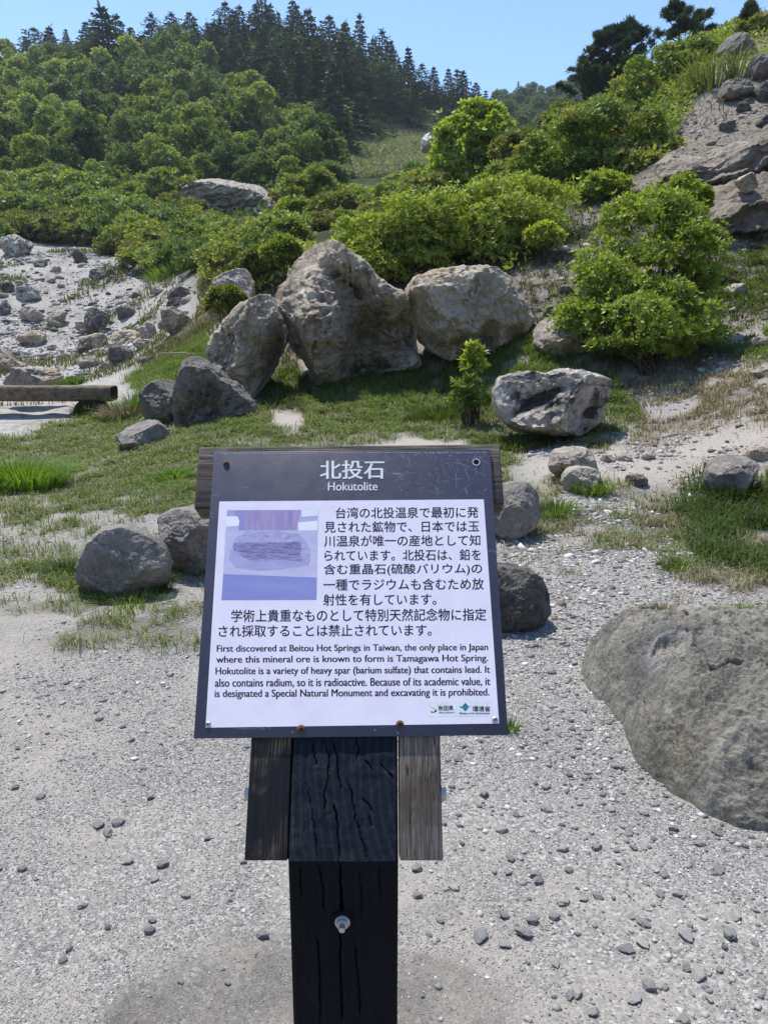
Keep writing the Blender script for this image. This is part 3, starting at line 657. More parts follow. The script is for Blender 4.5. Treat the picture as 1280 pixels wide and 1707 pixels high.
# emblems of the prefecture and the ministry
LW = plain('emblem_white', srgb(238, 243, 245), 0.4, 0.4); TEAL = plain('emblem_teal', srgb(28, 120, 140), 0.5); TEAL2 = plain('emblem_light_teal', srgb(60, 170, 190), 0.5)
for pts in ([(713, 1170), (760, 1170), (760, 1194.5), (712.5, 1194.5)], [(762, 1170), (819, 1169), (820, 1194), (762, 1194.5)]):
    e = flat_part('emblem', pts, 0.0003, LW, board)
    if pts[0][0] < 730:
        mb = MB()
        for poly in ([(714.5, 1176), (721, 1180), (727.5, 1184.2), (728, 1185.5), (724, 1182.8)], [(724, 1182.3), (728, 1184.5), (727.6, 1186.2), (724, 1187.6), (723.4, 1186), (725, 1185)], [(717, 1186.2), (719.5, 1185.6), (720.5, 1187), (724.5, 1186), (727, 1186), (724, 1187.8), (719, 1188.2)]):
            V, F = flat(quad_px(poly, 0.0004)); mb.add(V, F)
        put_text(mb, '秋田県', 730.5, 755.5, 1176.2, 1184.6, .02, 0.0004); put_text(mb, 'Akita prefecture', 731, 757, 1186.3, 1190, .01, 0.0004)
        spart(mb, 'emblem_lettering', [INK], e)
    else:
        mb = MB()
        for poly in ([(775.2, 1171.4), (781, 1177.6), (769, 1178.8)], [(771, 1181.2), (781, 1179.9), (775.4, 1186)]):
            V, F = flat(quad_px(poly, 0.0004)); mb.add(V, F)
        spart(mb, 'emblem_diamond', [TEAL], e)
        mb = MB()
        for poly in ([(764.8, 1177), (768.5, 1180.2), (776, 1180.6), (785.3, 1177), (779, 1179.3), (770, 1179.2)],):
            V, F = flat(quad_px(poly, 0.0005)); mb.add(V, F)
        spart(mb, 'emblem_swoosh', [TEAL2], e)
        mb = MB(); put_text(mb, '環境省', 787.5, 816.5, 1177.2, 1186.2, .02, 0.0004); put_text(mb, 'Ministry of the Environment', 765.5, 816.5, 1187.4, 1191.8, .015, 0.0004)
        spart(mb, 'emblem_lettering', [INK], e)
# screws and holes
for px, py, m, r in ((377.5, 773, RUST, .0052), (502, 1215.5, RUST, .0062), (666.5, 1207.5, RUST, .0058), (347.5, 1207, STEEL, .0042), (824.5, 1199.5, STEEL, .0046)):
    c = B3(*on_board(px, py), 0.0); mb = MB(); mb.tube([c, c + nv * .0018, c + nv * .0026], [r, r * .9, r * .45], 18)
    so = spart(mb, 'screw', [m], board)
    mb = MB()
    for a in (.4, .4 + math.pi / 2): mb.add(*obox(c + nv * .0027, bu * math.cos(a) + bv * math.sin(a), -bu * math.sin(a) + bv * math.cos(a), nv, r * .5, r * .1, .0003))
    spart(mb, 'cross_slot', [HOLE], so)
c = B3(*on_board(793.5, 770.5), 0.0); mb = MB(); disc(mb, c + nv * .0004, bu, bv, .0045); spart(mb, 'screw_hole', [HOLE], board)
mb = MB(); disc(mb, c + nv * .0006, bu, bv, .0066, 20, .0045); spart(mb, 'hole_rim', [WORN], board)

# ------------------------------------------------------------------ log bench on the gravel at the left
BD = 14.0; gzb = float(H(np.array([-5.6]), np.array([BD]))[0])
bx0, bx1 = AT(-330, 655, BD)[0], AT(191, 655, BD)[0]; top = AT(100, 642, BD + .1)[2]; bot = AT(100, 668.5, BD - .1)[2]; bc = (top + bot) / 2; br = (top - bot) / 2
bench = empty('log_bench', ((bx0 + bx1) / 2, BD, gzb)); tag(bench, 'low weathered timber log bench on the pale gravel path at the left edge', 'bench')
W_LOG = wood_mat('weathered_log', (0.045, 0.034, 0.026, 1), (0.15, 0.12, 0.085, 1), (0.33, 0.28, 0.21, 1), 'X', (0.35, 0.55), 0.85, 0.15)
W_END = wood_mat('dark_log_end', (0.015, 0.012, 0.01, 1), (0.03, 0.025, 0.02, 1), (0.06, 0.05, 0.04, 1), 'X', (0.5, 0.7), 0.9, 0.1)
prof = [(-.19, -.7), (-.14, -1.0), (.14, -1.0), (.19, -.7), (.21, .5), (.195, .86), (.16, 1.0), (-.16, 1.0), (-.195, .86), (-.21, .45)]
xs = np.concatenate([[bx0, bx0 + .03], np.linspace(bx0 + .2, bx1 - .1, 40), [bx1 - .03, bx1]]); kk = len(prof); V = []
for i, x in enumerate(xs):
    sc_ = .90 if i in (0, len(xs) - 1) else 1.0
    for j, (y, z) in enumerate(prof): V.append([x, BD + y * sc_ + .012 * vnoise(np.array([[x * 1.3, j * 3.1, .5]]), 3)[0], bc + z * br * sc_ + .012 * vnoise(np.array([[x * 1.1, j * 2.3, 4.5]]), 4)[0]])
V = np.array(V); n = len(xs); i, k = np.meshgrid(np.arange(n - 1), np.arange(kk), indexing='ij'); k2 = (k + 1) % kk
mb = MB(); mb.add(V, np.stack([i * kk + k, i * kk + k2, (i + 1) * kk + k2, (i + 1) * kk + k], -1).reshape(-1, 4)[:, ::-1])
ob = bench.location
def bpart(mb_, nm, m, par=bench):
    me = np_mesh(nm, np.vstack(mb_.v) - np.array(ob), [np.vstack(q) for q in (mb_.f4, mb_.f3) if q], m); return link(nm, me, (0, 0, 0), par)
seat = bpart(mb, 'seat_log', W_LOG)
mb = MB()
for e in (0, n - 1):
    mb = MB(); V_, F_ = flat(V[e * kk:(e + 1) * kk] + np.array([0.004 * (1 if e else -1), 0, 0])); mb.add(V_, F_ if e else F_[:, ::-1]); bpart(mb, 'log_end', W_END, seat)
MOSS = Mat('mossy_log', .95, .1); nz = MOSS.noise(MOSS.coord('Object'), 9, 6, .65)
MOSS.color(MOSS.mix(MOSS.mapr(nz, .35, .6), (0.018, 0.016, 0.011, 1), (0.035, 0.055, 0.018, 1)))
for cx in (AT(153, 668, BD)[0], AT(-230, 668, BD)[0]):
    g = float(H(np.array([cx]), np.array([BD]))[0]); th = np.linspace(0, 2 * math.pi, 25)[:-1]; rad = .27; cz = g + .02
    pr = [(cx + rad * math.cos(t), min(cz + rad * math.sin(t), bot + .02)) for t in th]
    V_ = np.array([[x, BD + yy, z] for yy in (-.22, -.20, .20, .22) for (x, z) in [((x_ - cx) * (.95 if abs(yy) > .21 else 1) + cx, z_) for x_, z_ in pr]])
    i, k = np.meshgrid(np.arange(3), np.arange(24), indexing='ij'); k2 = (k + 1) % 24
    mb = MB(); mb.add(V_, np.stack([i * 24 + k, i * 24 + k2, (i + 1) * 24 + k2, (i + 1) * 24 + k], -1).reshape(-1, 4))
    for e in (0, 3): V2, F2 = flat(V_[e * 24:(e + 1) * 24]); mb.add(V2, F2)
    bpart(mb, 'support_log', MOSS.m)
# ------------------------------------------------------------------ rocks
R_TAN = rock_mat('tan_pitted_rock', (0.28, 0.245, 0.195, 1), (0.52, 0.47, 0.395, 1), (0.055, 0.05, 0.045, 1), 1.3, (0.50, 0.70), 7.5, 0.55, stain=(0.19, 0.135, 0.085, 1), bump=0.9)
R_TAN2 = rock_mat('cream_pitted_rock', (0.32, 0.28, 0.23, 1), (0.53, 0.48, 0.41, 1), (0.07, 0.055, 0.045, 1), 1.5, (0.54, 0.74), 9.0, 0.5, stain=(0.33, 0.25, 0.15, 1), bump=0.8)
R_GREY = rock_mat('grey_rock', (0.15, 0.145, 0.135, 1), (0.26, 0.25, 0.235, 1), (0.045, 0.045, 0.045, 1), 2.2, (0.50, 0.70), 12.0, 0.4, stain=(0.17, 0.14, 0.105, 1), bump=0.8)
R_DARK = rock_mat('dark_rock', (0.11, 0.108, 0.104, 1), (0.22, 0.215, 0.205, 1), (0.035, 0.035, 0.036, 1), 2.5, (0.48, 0.66), 14.0, 0.5, bump=1.0, lichen=(0.24, 0.24, 0.22, 1))
R_BW = rock_mat('black_and_white_rock', (0.34, 0.32, 0.29, 1), (0.58, 0.56, 0.53, 1), (0.022, 0.022, 0.024, 1), 1.4, (0.525, 0.59), 8.0, 0.5, stain=(0.33, 0.24, 0.13, 1), bump=0.9)
R_PALE = rock_mat('pale_rock', (0.30, 0.27, 0.235, 1), (0.50, 0.47, 0.43, 1), (0.10, 0.085, 0.075, 1), 2.0, (0.54, 0.72), 12.0, 0.4, stain=(0.36, 0.27, 0.17, 1), bump=0.8)
R_FORE = rock_mat('grey_foreground_rock', (0.165, 0.158, 0.15, 1), (0.30, 0.285, 0.265, 1), (0.075, 0.072, 0.07, 1), 4.5, (0.56, 0.78), 40.0, 0.3, bump=0.55, lichen=(0.42, 0.41, 0.38, 1))
R_WHITE = rock_mat('white_rock', (0.52, 0.49, 0.45, 1), (0.70, 0.68, 0.65, 1), (0.30, 0.27, 0.24, 1), 1.5, (0.56, 0.74), 8.0, 0.3, bump=0.6)
R_ROUGH = rock_mat('rough_dark_rock', (0.155, 0.15, 0.142, 1), (0.30, 0.29, 0.272, 1), (0.045, 0.045, 0.045, 1), 5.0, (0.48, 0.66), 22.0, 0.6, bump=1.2)
R_LEDGE = rock_mat('layered_grey_ledge', (0.20, 0.175, 0.145, 1), (0.36, 0.325, 0.28, 1), (0.05, 0.046, 0.043, 1), 0.9, (0.50, 0.72), 5.0, 0.4, stain=(0.27, 0.205, 0.13, 1), bump=1.0, lichen=(0.36, 0.34, 0.31, 1))
R_MOUND = rock_mat('mineral_crusted_rock', (0.18, 0.176, 0.155, 1), (0.33, 0.32, 0.285, 1), (0.055, 0.053, 0.055, 1), 3.2, (0.47, 0.66), 30.0, 0.25, stain=(0.16, 0.145, 0.095, 1), bump=0.7, lichen=(0.36, 0.35, 0.32, 1))
_m = R_MOUND; MM = Mat.__new__(Mat); MM.m = _m; MM.t = _m.node_tree; MM.b = MM.t.nodes['Principled BSDF']
cs = MM.n('ShaderNodeSeparateColor', Color=MM.attr('crust')); src = MM.b.inputs['Base Color'].links[0].from_socket
c_ = MM.mix(MM.math('MULTIPLY', cs.outputs[2], 0.6), src, (0.085, 0.092, 0.10, 1)); c_ = MM.mix(cs.outputs[0], c_, (0.31, 0.31, 0.315, 1)); c_ = MM.mix(cs.outputs[1], c_, MM.mix(MM.mapr(MM.noise(MM.coord('Object'), 140, 3, .7), .4, .6), (0.20, 0.19, 0.16, 1), (0.50, 0.48, 0.42, 1))); sp = MM.noise(MM.coord('Object'), 120, 4, .8); c_ = MM.mix(MM.mapr(sp, .42, .66, 0, .55), c_, (0.40, 0.385, 0.33, 1)); c_ = MM.mix(MM.mapr(sp, .30, .42, .55, 0), c_, (0.06, 0.06, 0.055, 1)); MM.color(c_); MM.normal(MM.bump(sp, .6, .006, MM.b.inputs['Normal'].links[0].from_socket))
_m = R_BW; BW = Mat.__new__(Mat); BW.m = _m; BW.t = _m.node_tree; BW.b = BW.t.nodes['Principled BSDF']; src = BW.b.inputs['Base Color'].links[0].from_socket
hol_mix = BW.math('ADD', BW.attr('stain', 'Fac'), BW.math('MULTIPLY', BW.math('SUBTRACT', BW.noise(BW.coord('Object'), 6, 6, .7), .5), 1.7)); BW.color(BW.mix(BW.mapr(hol_mix, .40, .62, 0, .85), src, (0.025, 0.025, 0.027, 1)))  # black gathers in the carved hollows, broken up by noise
SLT = Mat('slate_stone', 0.9, 0.15); co = SLT.coord('Object'); oi = SLT.n('ShaderNodeObjectInfo').outputs['Random']
SLT.color(SLT.mix(SLT.mapr(SLT.noise(co, 3, 6, 0.7), 0.45, 0.7, 0, 0.5), SLT.ramp(oi, [(0, (0.20, 0.20, 0.205)), (0.35, (0.25, 0.25, 0.25)), (0.7, (0.25, 0.245, 0.235)), (0.9, (0.34, 0.33, 0.31)), (1, (0.42, 0.40, 0.36))]), (0.30, 0.29, 0.275, 1)))
SLT.normal(SLT.bump(SLT.noise(co, 8, 6, 0.7), 0.5, 0.15)); R_SLATE = SLT.m

def carve_y(P, lst):                                        # hollows pressed into the near side: (px, py, half width, half height, metres, angle)
    px, py, d = project(P); out = 0
    for c in lst:
        x0, y0, sx, sy, amt = c[:5]; an = math.radians(c[5] if len(c) > 5 else 0)
        dx, dy = px - x0, py - y0; a, b = dx * math.cos(an) + dy * math.sin(an), -dx * math.sin(an) + dy * math.cos(an)
        out = out + amt * np.exp(-((a / sx) ** 2 + (b / sy) ** 2) ** 1.5)
    return out
def traced_rock(name, outline, D, depth, mat, label, seed, lev=6, rough=0.05, pits=0.0, pitf=3.0, carves=(), box=0.75, group=None, cat='rock', facet=0.0, yoff=0.0, strata=None, cuts=9, near_cuts=True, under=0.0):
    pts = np.array([AT(px, py, D) for px, py in outline])[:, [0, 2]]
    lo, hi = pts.min(0), pts.max(0); c = (lo + hi) / 2; size = float((hi - lo).mean())
    ang = np.arctan2(pts[:, 1] - c[1], pts[:, 0] - c[0]); rad = np.hypot(*(pts - c).T); o = np.argsort(ang)
    A_ = np.concatenate([ang[o] - 2 * math.pi, ang[o], ang[o] + 2 * math.pi]); Rr = np.tile(rad[o], 3)
    # straight-edged outline between the traced corners, softened a little
    th = np.linspace(-math.pi, math.pi, 721); fx, fz = np.interp(th, A_, np.tile(pts[o, 0] - c[0], 3)), np.interp(th, A_, np.tile(pts[o, 1] - c[1], 3))
    rr_ = 0.55 * np.interp(th, A_, Rr) + 0.45 * np.hypot(fx, fz); ker = np.hanning(17); ker /= ker.sum()
    rr_ = np.convolve(np.concatenate([rr_[-9:-1], rr_, rr_[1:9]]), ker, 'valid')
    N, F = ico(lev)
    t = np.arctan2(N[:, 2], N[:, 0]); rho = np.hypot(N[:, 0], N[:, 2]); Rt = np.interp(t, th, rr_)
    rho = rho ** box; ny = np.sign(N[:, 1]) * np.abs(N[:, 1]) ** box
    P = np.stack([c[0] + Rt * rho * np.cos(t), D + yoff + depth * ny, c[1] + Rt * rho * np.sin(t)], -1)
    rel = P - np.array([c[0], D + yoff, c[1]]); nrm = rel / (np.linalg.norm(rel, axis=1)[:, None] + 1e-9)
    q = P + seed * 3.7
    disp = rough * size * (fbm(q, 1.6 / size, 4, seed) * 0.8 - 0.75 * np.abs(fbm(q, 3.6 / size, 5, seed + 3, 0.58)) + 0.30 * fbm(q, 12 / size, 4, seed + 6, 0.6))
    if facet:
        wv = worley(q, 2.2 / size, seed); disp = disp + facet * size * (0.45 - wv)
    if pits:
        wv = worley(q, pitf / size * 3, seed + 2); msk = sstep(fbm(q, 2.2 / size, 3, seed + 8), -0.35, 0.3)
        disp = disp - pits * size * np.clip(1 - wv / 0.48, 0, 1) ** 0.7 * msk
    if strata:
        sf, sa, tilt = strata; l = (P[:, 2] - tilt * P[:, 0]) * sf + 0.5 * fbm(q, 1.2 / size, 3, seed + 4); disp = disp + sa * size * (np.abs((l % 1) - 0.5) - 0.25) * 2
    if cuts:                                                # flat broken faces, mostly on the near side so the outline stays
        gq = np.random.default_rng(seed + 900); hs = np.array([hi[0] - lo[0], 2 * depth, hi[1] - lo[1]]) / 2; pn = rel / hs
        for _ in range(cuts):
            v = gq.standard_normal(3); v[1] = -abs(v[1]) - (0.5 if near_cuts else 0.0) if near_cuts else v[1]; v /= np.linalg.norm(v)
            dd_ = gq.uniform(0.60, 0.84); ov = pn @ v - dd_ ; pn = pn - np.clip(ov, 0, None)[:, None] * v * 0.92
        P = pn * hs + np.array([c[0], D + yoff, c[1]]); rel = P - np.array([c[0], D + yoff, c[1]])
    if under:
        tt = np.clip((c[1] - P[:, 2]) / (hi[1] - lo[1]) + 0.35, 0, 1); P[:, 1] += under * tt * np.clip(-ny, 0, 1)
    edge_keep = 0.35 + 0.65 * np.abs(ny)                    # keep the traced outline
    P = P + nrm * (disp * edge_keep)[:, None]
    if len(carves):
        front = np.clip(-ny * 2.5, 0, 1); P[:, 1] += carve_y(P, carves) * front
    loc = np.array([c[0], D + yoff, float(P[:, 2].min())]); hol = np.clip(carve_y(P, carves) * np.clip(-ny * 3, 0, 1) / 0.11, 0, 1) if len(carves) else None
    me = np_mesh(name, P - loc, F, mat, smooth=True)
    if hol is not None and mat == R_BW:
        at = me.attributes.new('stain', 'FLOAT', 'POINT'); at.data.foreach_set('value', hol.astype(np.float32))  # attribute holds carve depth, deepest hollows turn blackest
    ob = link(name, me, tuple(loc)); tag(ob, label, cat, group); return ob
def bounds_rock(name, x0, y0, x1, y1, mat, label, seed, D=None, lev=5, group=None, cat='rock', facet=0.10, sq=0.55, **kw):
    r = random.Random(seed * 131 + 5)
    if D is None: D = GH((x0 + x1) / 2, y1 - 0.12 * (y1 - y0))[1]
    cx, cy, hx, hy = (x0 + x1) / 2, (y0 + y1) / 2, (x1 - x0) / 2, (y1 - y0) / 2; n = 11; out = []
    peak = r.uniform(-0.5, 0.5)
    for k in range(n):
        a = 2 * math.pi * (k + r.uniform(-.25, .25)) / n; ca_, sa_ = math.cos(a), math.sin(a)
        m = (abs(ca_) ** 2.6 + abs(sa_) ** 2.6) ** (-1 / 2.6) * r.uniform(0.70, 1.08)
        x = cx + hx * ca_ * m; y = cy - hy * sa_ * m
        if y > cy: y = y + hy * 0.35                        # sits a little into the ground
        else: x = x + peak * hx * 0.3
        out.append((x, y))
    dp = (hx + hy) / 2 * D / FPX * 1.15
    return traced_rock(name, out, D + dp * 0.35, dp, mat, label, seed, lev, rough=kw.pop('rough', 0.09), facet=facet, box=sq + .25, group=group, cat=cat, cuts=12, near_cuts=False, **kw)

# the boulders in the middle
traced_rock('boulder', [(478,426),(500,404),(528,398),(560,400),(592,424),(628,456),(655,480),(684,500),(694,530),(690,570),(702,612),(660,624),(612,630),(574,640),(548,650),(526,646),(505,612),(480,566),(463,522),(452,490),(460,464)], 12.9, 1.15, R_TAN,
            'huge pitted tan boulder with a dark hollow front, tallest rock in the middle', 3, lev=7, rough=0.085, pits=0.055, pitf=3.4, box=0.8,
            carves=[(640,565,60,58,1.05),(592,510,32,60,0.85,-20),(558,470,16,30,0.3,-20),(500,585,9,40,0.35,-22),(620,625,40,20,0.5),(518,545,22,70,-0.30,-8),(600,600,26,40,0.5)], cuts=4)
traced_rock('boulder', [(478,482),(455,482),(412,500),(382,526),(356,556),(340,584),(334,602),(350,626),(395,660),(425,668),(440,645),(468,600),(478,560),(480,520)], 12.4, 0.8, R_TAN,
            'pitted tan slab of rock leaning on the left flank of the tallest boulder', 8, lev=7, rough=0.08, pits=0.05, pitf=3.6, box=0.8, cuts=5, carves=[(438,612,26,48,0.55,28),(458,580,14,40,0.35,15)])
traced_rock('boulder', [(302,612),(320,600),(348,606),(380,628),(408,655),(430,684),(432,706),(400,722),(350,730),(310,732),(290,716),(287,680),(292,640)], 10.9, 0.6, R_GREY,
            'stout grey boulder in front of the leaning tan slab', 12, lev=7, rough=0.08, pits=0.04, pitf=4, box=0.7, facet=0.04, cuts=6, carves=[(330,700,50,30,0.18)])
traced_rock('boulder', [(676,480),(688,460),(740,448),(790,444),(840,452),(872,476),(889,505),(888,535),(872,560),(840,575),(820,592),(770,588),(742,604),(712,588),(690,564),(672,544),(674,515)], 12.9, 0.95, R_TAN2,
            'broad cream rock with a flat pitted top, right of the tallest boulder', 17, lev=7, rough=0.06, pits=0.05, pitf=4.2, box=0.6, cuts=3, carves=[(790,575,38,16,0.5,-8),(820,560,16,22,0.4),(715,585,22,20,0.4),(860,560,20,16,0.3)], strata=(2.2, 0.012, -0.05))
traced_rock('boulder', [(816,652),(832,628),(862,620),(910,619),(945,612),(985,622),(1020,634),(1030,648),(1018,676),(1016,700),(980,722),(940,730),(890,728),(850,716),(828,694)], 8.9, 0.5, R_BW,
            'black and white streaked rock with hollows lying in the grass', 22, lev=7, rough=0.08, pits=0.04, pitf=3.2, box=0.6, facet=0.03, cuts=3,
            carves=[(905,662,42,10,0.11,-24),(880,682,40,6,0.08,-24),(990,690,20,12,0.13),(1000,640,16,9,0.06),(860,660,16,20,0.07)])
traced_rock('rock', [(892,545),(905,530),(930,528),(960,535),(985,560),(985,600),(930,605),(905,588),(890,570)], 11.9, 0.5, R_PALE, 'whitish rock half hidden by the left edge of the leafy shrub', 25, lev=6, rough=0.07, facet=0.08)
traced_rock('rock', [(342,512),(352,480),(380,452),(410,447),(424,470),(420,500),(400,525),(360,535),(336,530)], 15.6, 0.6, R_PALE, 'rounded pale rock rising behind the leaning tan slab', 29, lev=6, rough=0.05, facet=0.05)
traced_rock('rock', [(234,656),(250,638),(275,632),(300,640),(300,690),(280,710),(245,705),(231,680)], 11.6, 0.45, R_GREY, 'grey rock tucked against the left side of the stout grey boulder', 31, lev=6, rough=0.05, facet=0.06)
traced_rock('rock', [(295,628),(304,602),(330,592),(352,600),(350,640),(310,650)], 11.6, 0.3, R_GREY, 'small grey rock wedged behind the stout grey boulder', 33, lev=5, rough=0.06, facet=0.06)
traced_rock('rock', [(186,742),(205,718),(232,704),(262,704),(284,726),(278,748),(240,760),(200,756)], 10.0, 0.4, R_FORE, 'low flat grey rock in the grass left of the stout grey boulder', 37, lev=6, rough=0.05, facet=0.06)
# rocks near the sign
traced_rock('rock', [(127,965),(134,932),(152,895),(172,876),(205,873),(248,892),(272,912),(284,945),(276,975),(240,992),(205,1010),(165,1008),(138,1000)], 4.35, 0.2, R_FORE,
            'smooth grey rock with a broad sloping face in the grass at left', 41, lev=7, rough=0.04, facet=0.05, box=0.7)
traced_rock('rock', [(250,890),(262,864),(290,848),(318,845),(352,856),(385,880),(390,930),(350,952),(300,956),(270,940),(255,915)], 4.75, 0.24, R_FORE,
            'grey rock with a white scar, partly behind the left edge of the sign', 46, lev=7, rough=0.05, facet=0.06, box=0.7)
traced_rock('rock', [(790,960),(830,938),(870,945),(905,965),(918,1000),(908,1040),(880,1075),(845,1090),(795,1085)], 3.85, 0.2, R_ROUGH, 'rough dark grey rock just right of the sign board', 51, lev=7, rough=0.06, facet=0.05, box=0.75)
traced_rock('rock', [(800,820),(840,808),(880,806),(902,830),(898,870),(870,890),(800,895)], 5.6, 0.25, R_FORE, 'smooth grey rock behind the right end of the sign plank', 54, lev=6, rough=0.04, facet=0.05)
traced_rock('rock', [(1178,800),(1186,772),(1208,758),(1240,757),(1262,772),(1268,800),(1255,825),(1190,825)], 6.6, 0.26, R_FORE, 'rounded grey rock in weeds at the right edge of the pale ground', 57, lev=6, rough=0.04, facet=0.05)
traced_rock('rock', [(912,778),(922,752),(950,742),(985,752),(1000,776),(985,795),(930,800)], 7.1, 0.24, R_PALE, 'pale angular rock below the black and white rock', 61, lev=6, rough=0.06, facet=0.08)
traced_rock('rock', [(935,805),(945,784),(985,780),(1010,795),(1008,822),(960,830)], 6.7, 0.2, R_PALE, 'flat pale rock in front of the pale angular rock', 64, lev=6, rough=0.06, facet=0.08)
for k, (a, b, c_, d_) in enumerate(((996, 754, 1024, 772), (1024, 754, 1056, 770), (1066, 752, 1090, 768))):
    bounds_rock('stone', a, b, c_, d_, R_PALE, 'small white stone in the short row beside the pale angular rock', 70 + k, lev=4, group='row of white stones', cat='stone')
bounds_rock('stone', 1036, 786, 1076, 812, R_GREY, 'small brownish stone half sunk in the white soil below the stone row', 74, lev=5, cat='stone')
bounds_rock('stone', 1148, 530, 1190, 560, R_PALE, 'white stone on the grassy slope right of the leafy shrub', 75, lev=5, cat='stone')

# mineral mound at the lower right, seen from above
cf = [(975,1092),(968,1112),(975,1140),(1010,1175),(1038,1208),(1048,1245),(1062,1272),(1100,1305),(1135,1335),(1180,1362),(1230,1380),(1290,1388),(1420,1380),(1560,1330),(1560,1180),(1500,1110),(1420,1070)]
def on_ground(px, py, z=0.0): u, a, b = ray(px, py); t = (z - EYE) / float(b); return np.array([float(u) * t, float(a) * t])
G_ = np.array([on_ground(*p) for p in cf]); mc = on_ground(1240, 1215)
back = [mc + np.array(v) for v in ((0.95, 0.75), (0.45, 0.88), (0.0, 0.84), (-0.42, 0.78))]
G_ = np.vstack([G_[:-1], back]); an = np.arctan2(G_[:, 1] - mc[1], G_[:, 0] - mc[0]); ra = np.hypot(*(G_ - mc).T); o = np.argsort(an)
nt_, nr_ = 1000, 400; th = np.linspace(-math.pi, math.pi, nt_ + 1)[:-1]; Rm = np.interp(th, np.concatenate([an[o] - 2 * math.pi, an[o], an[o] + 2 * math.pi]), np.tile(ra[o], 3))
ker = np.hanning(13); ker /= ker.sum(); Rm = np.convolve(np.concatenate([Rm[-6:], Rm, Rm[:6]]), ker, 'valid')
fr = np.linspace(0, 1, nr_) ** 0.8; FRr, TH = np.meshgrid(fr, th, indexing='ij')
Xm, Ym = mc[0] + FRr * Rm[None] * np.cos(TH), mc[1] + FRr * Rm[None] * np.sin(TH)
hgt = 0.40 * (1 - FRr ** 2.6) ** 0.62 - 0.03 + 0.06 * (Ym - mc[1]) * (1 - FRr ** 2)
P3 = np.stack([Xm, Ym, hgt], -1)
hgt = hgt + 0.030 * fbm(P3, 2.2, 4, 4) + 0.018 * fbm(P3, 9, 4, 9) - 0.030 * np.abs(fbm(P3, 5, 5, 19, .6)) - 0.010 * np.abs(fbm(P3, 16, 4, 23)) + 0.006 * fbm(P3, 40, 3, 12)
def topxy(px, py, z=0.33): return on_ground(px, py, z)
def on_top(px, py):                                        # pixel -> spot on the mound's top
    u, a, b = ray(px, py); q = MV[np.argmin((MV[:, 0] * float(a) - MV[:, 1] * float(u)) ** 2 + ((MV[:, 2] - EYE) * float(a) - MV[:, 1] * float(b)) ** 2)]; return q[:2]
MV = np.stack([Xm, Ym, hgt], -1).reshape(-1, 3)
topxy = on_top
rc = topxy(1115, 1086); dd = np.hypot(Xm - rc[0], (Ym - rc[1]) / 1.0)
wb = 1 + 0.12 * fbm(P3, 8, 3, 2); ring = np.exp(-((dd * wb - 0.078) / 0.013) ** 2); inn = sstep(-dd * wb, -0.074, -0.050)
hgt = hgt + 0.013 * ring - 0.024 * inn
for (pa, pb, wd, dp) in ((topxy(1192, 1098), topxy(1300, 1112), 0.011, 0.16), (topxy(1160, 1052), topxy(1192, 1098), 0.03, 0.035), (topxy(1300, 1112), topxy(1480, 1130), 0.014, 0.07)):
    t = np.clip(((Xm - pa[0]) * (pb[0] - pa[0]) + (Ym - pa[1]) * (pb[1] - pa[1])) / ((pb - pa) @ (pb - pa)), 0, 1)
    ds = np.hypot(Xm - pa[0] - t * (pb[0] - pa[0]), Ym - pa[1] - t * (pb[1] - pa[1])); hgt = hgt - dp * np.exp(-(ds / wd) ** 2)
V = np.stack([Xm, Ym, hgt], -1).reshape(-1, 3); i, k = np.meshgrid(np.arange(nr_ - 1), np.arange(nt_), indexing='ij'); k2 = (k + 1) % nt_
Fm = np.stack([i * nt_ + k, (i + 1) * nt_ + k, (i + 1) * nt_ + k2, i * nt_ + k2], -1).reshape(-1, 4)
loc = np.array([mc[0], mc[1], 0.0]); mme = np_mesh('rock_mound', V - loc, Fm, R_MOUND, smooth=True); mound = link('rock_mound', mme, tuple(loc))
at = mme.attributes.new('crust', 'FLOAT_COLOR', 'POINT'); cc = np.ones((len(V), 4), np.float32); cc[:, 0] = ring.ravel(); cc[:, 1] = inn.ravel(); cc[:, 2] = (np.exp(-((dd - 0.12) / 0.05) ** 2)).ravel(); at.data.foreach_set('color', cc.ravel())
tag(mound, 'large low greenish grey rock with a crusted round basin at the lower right', 'rock')

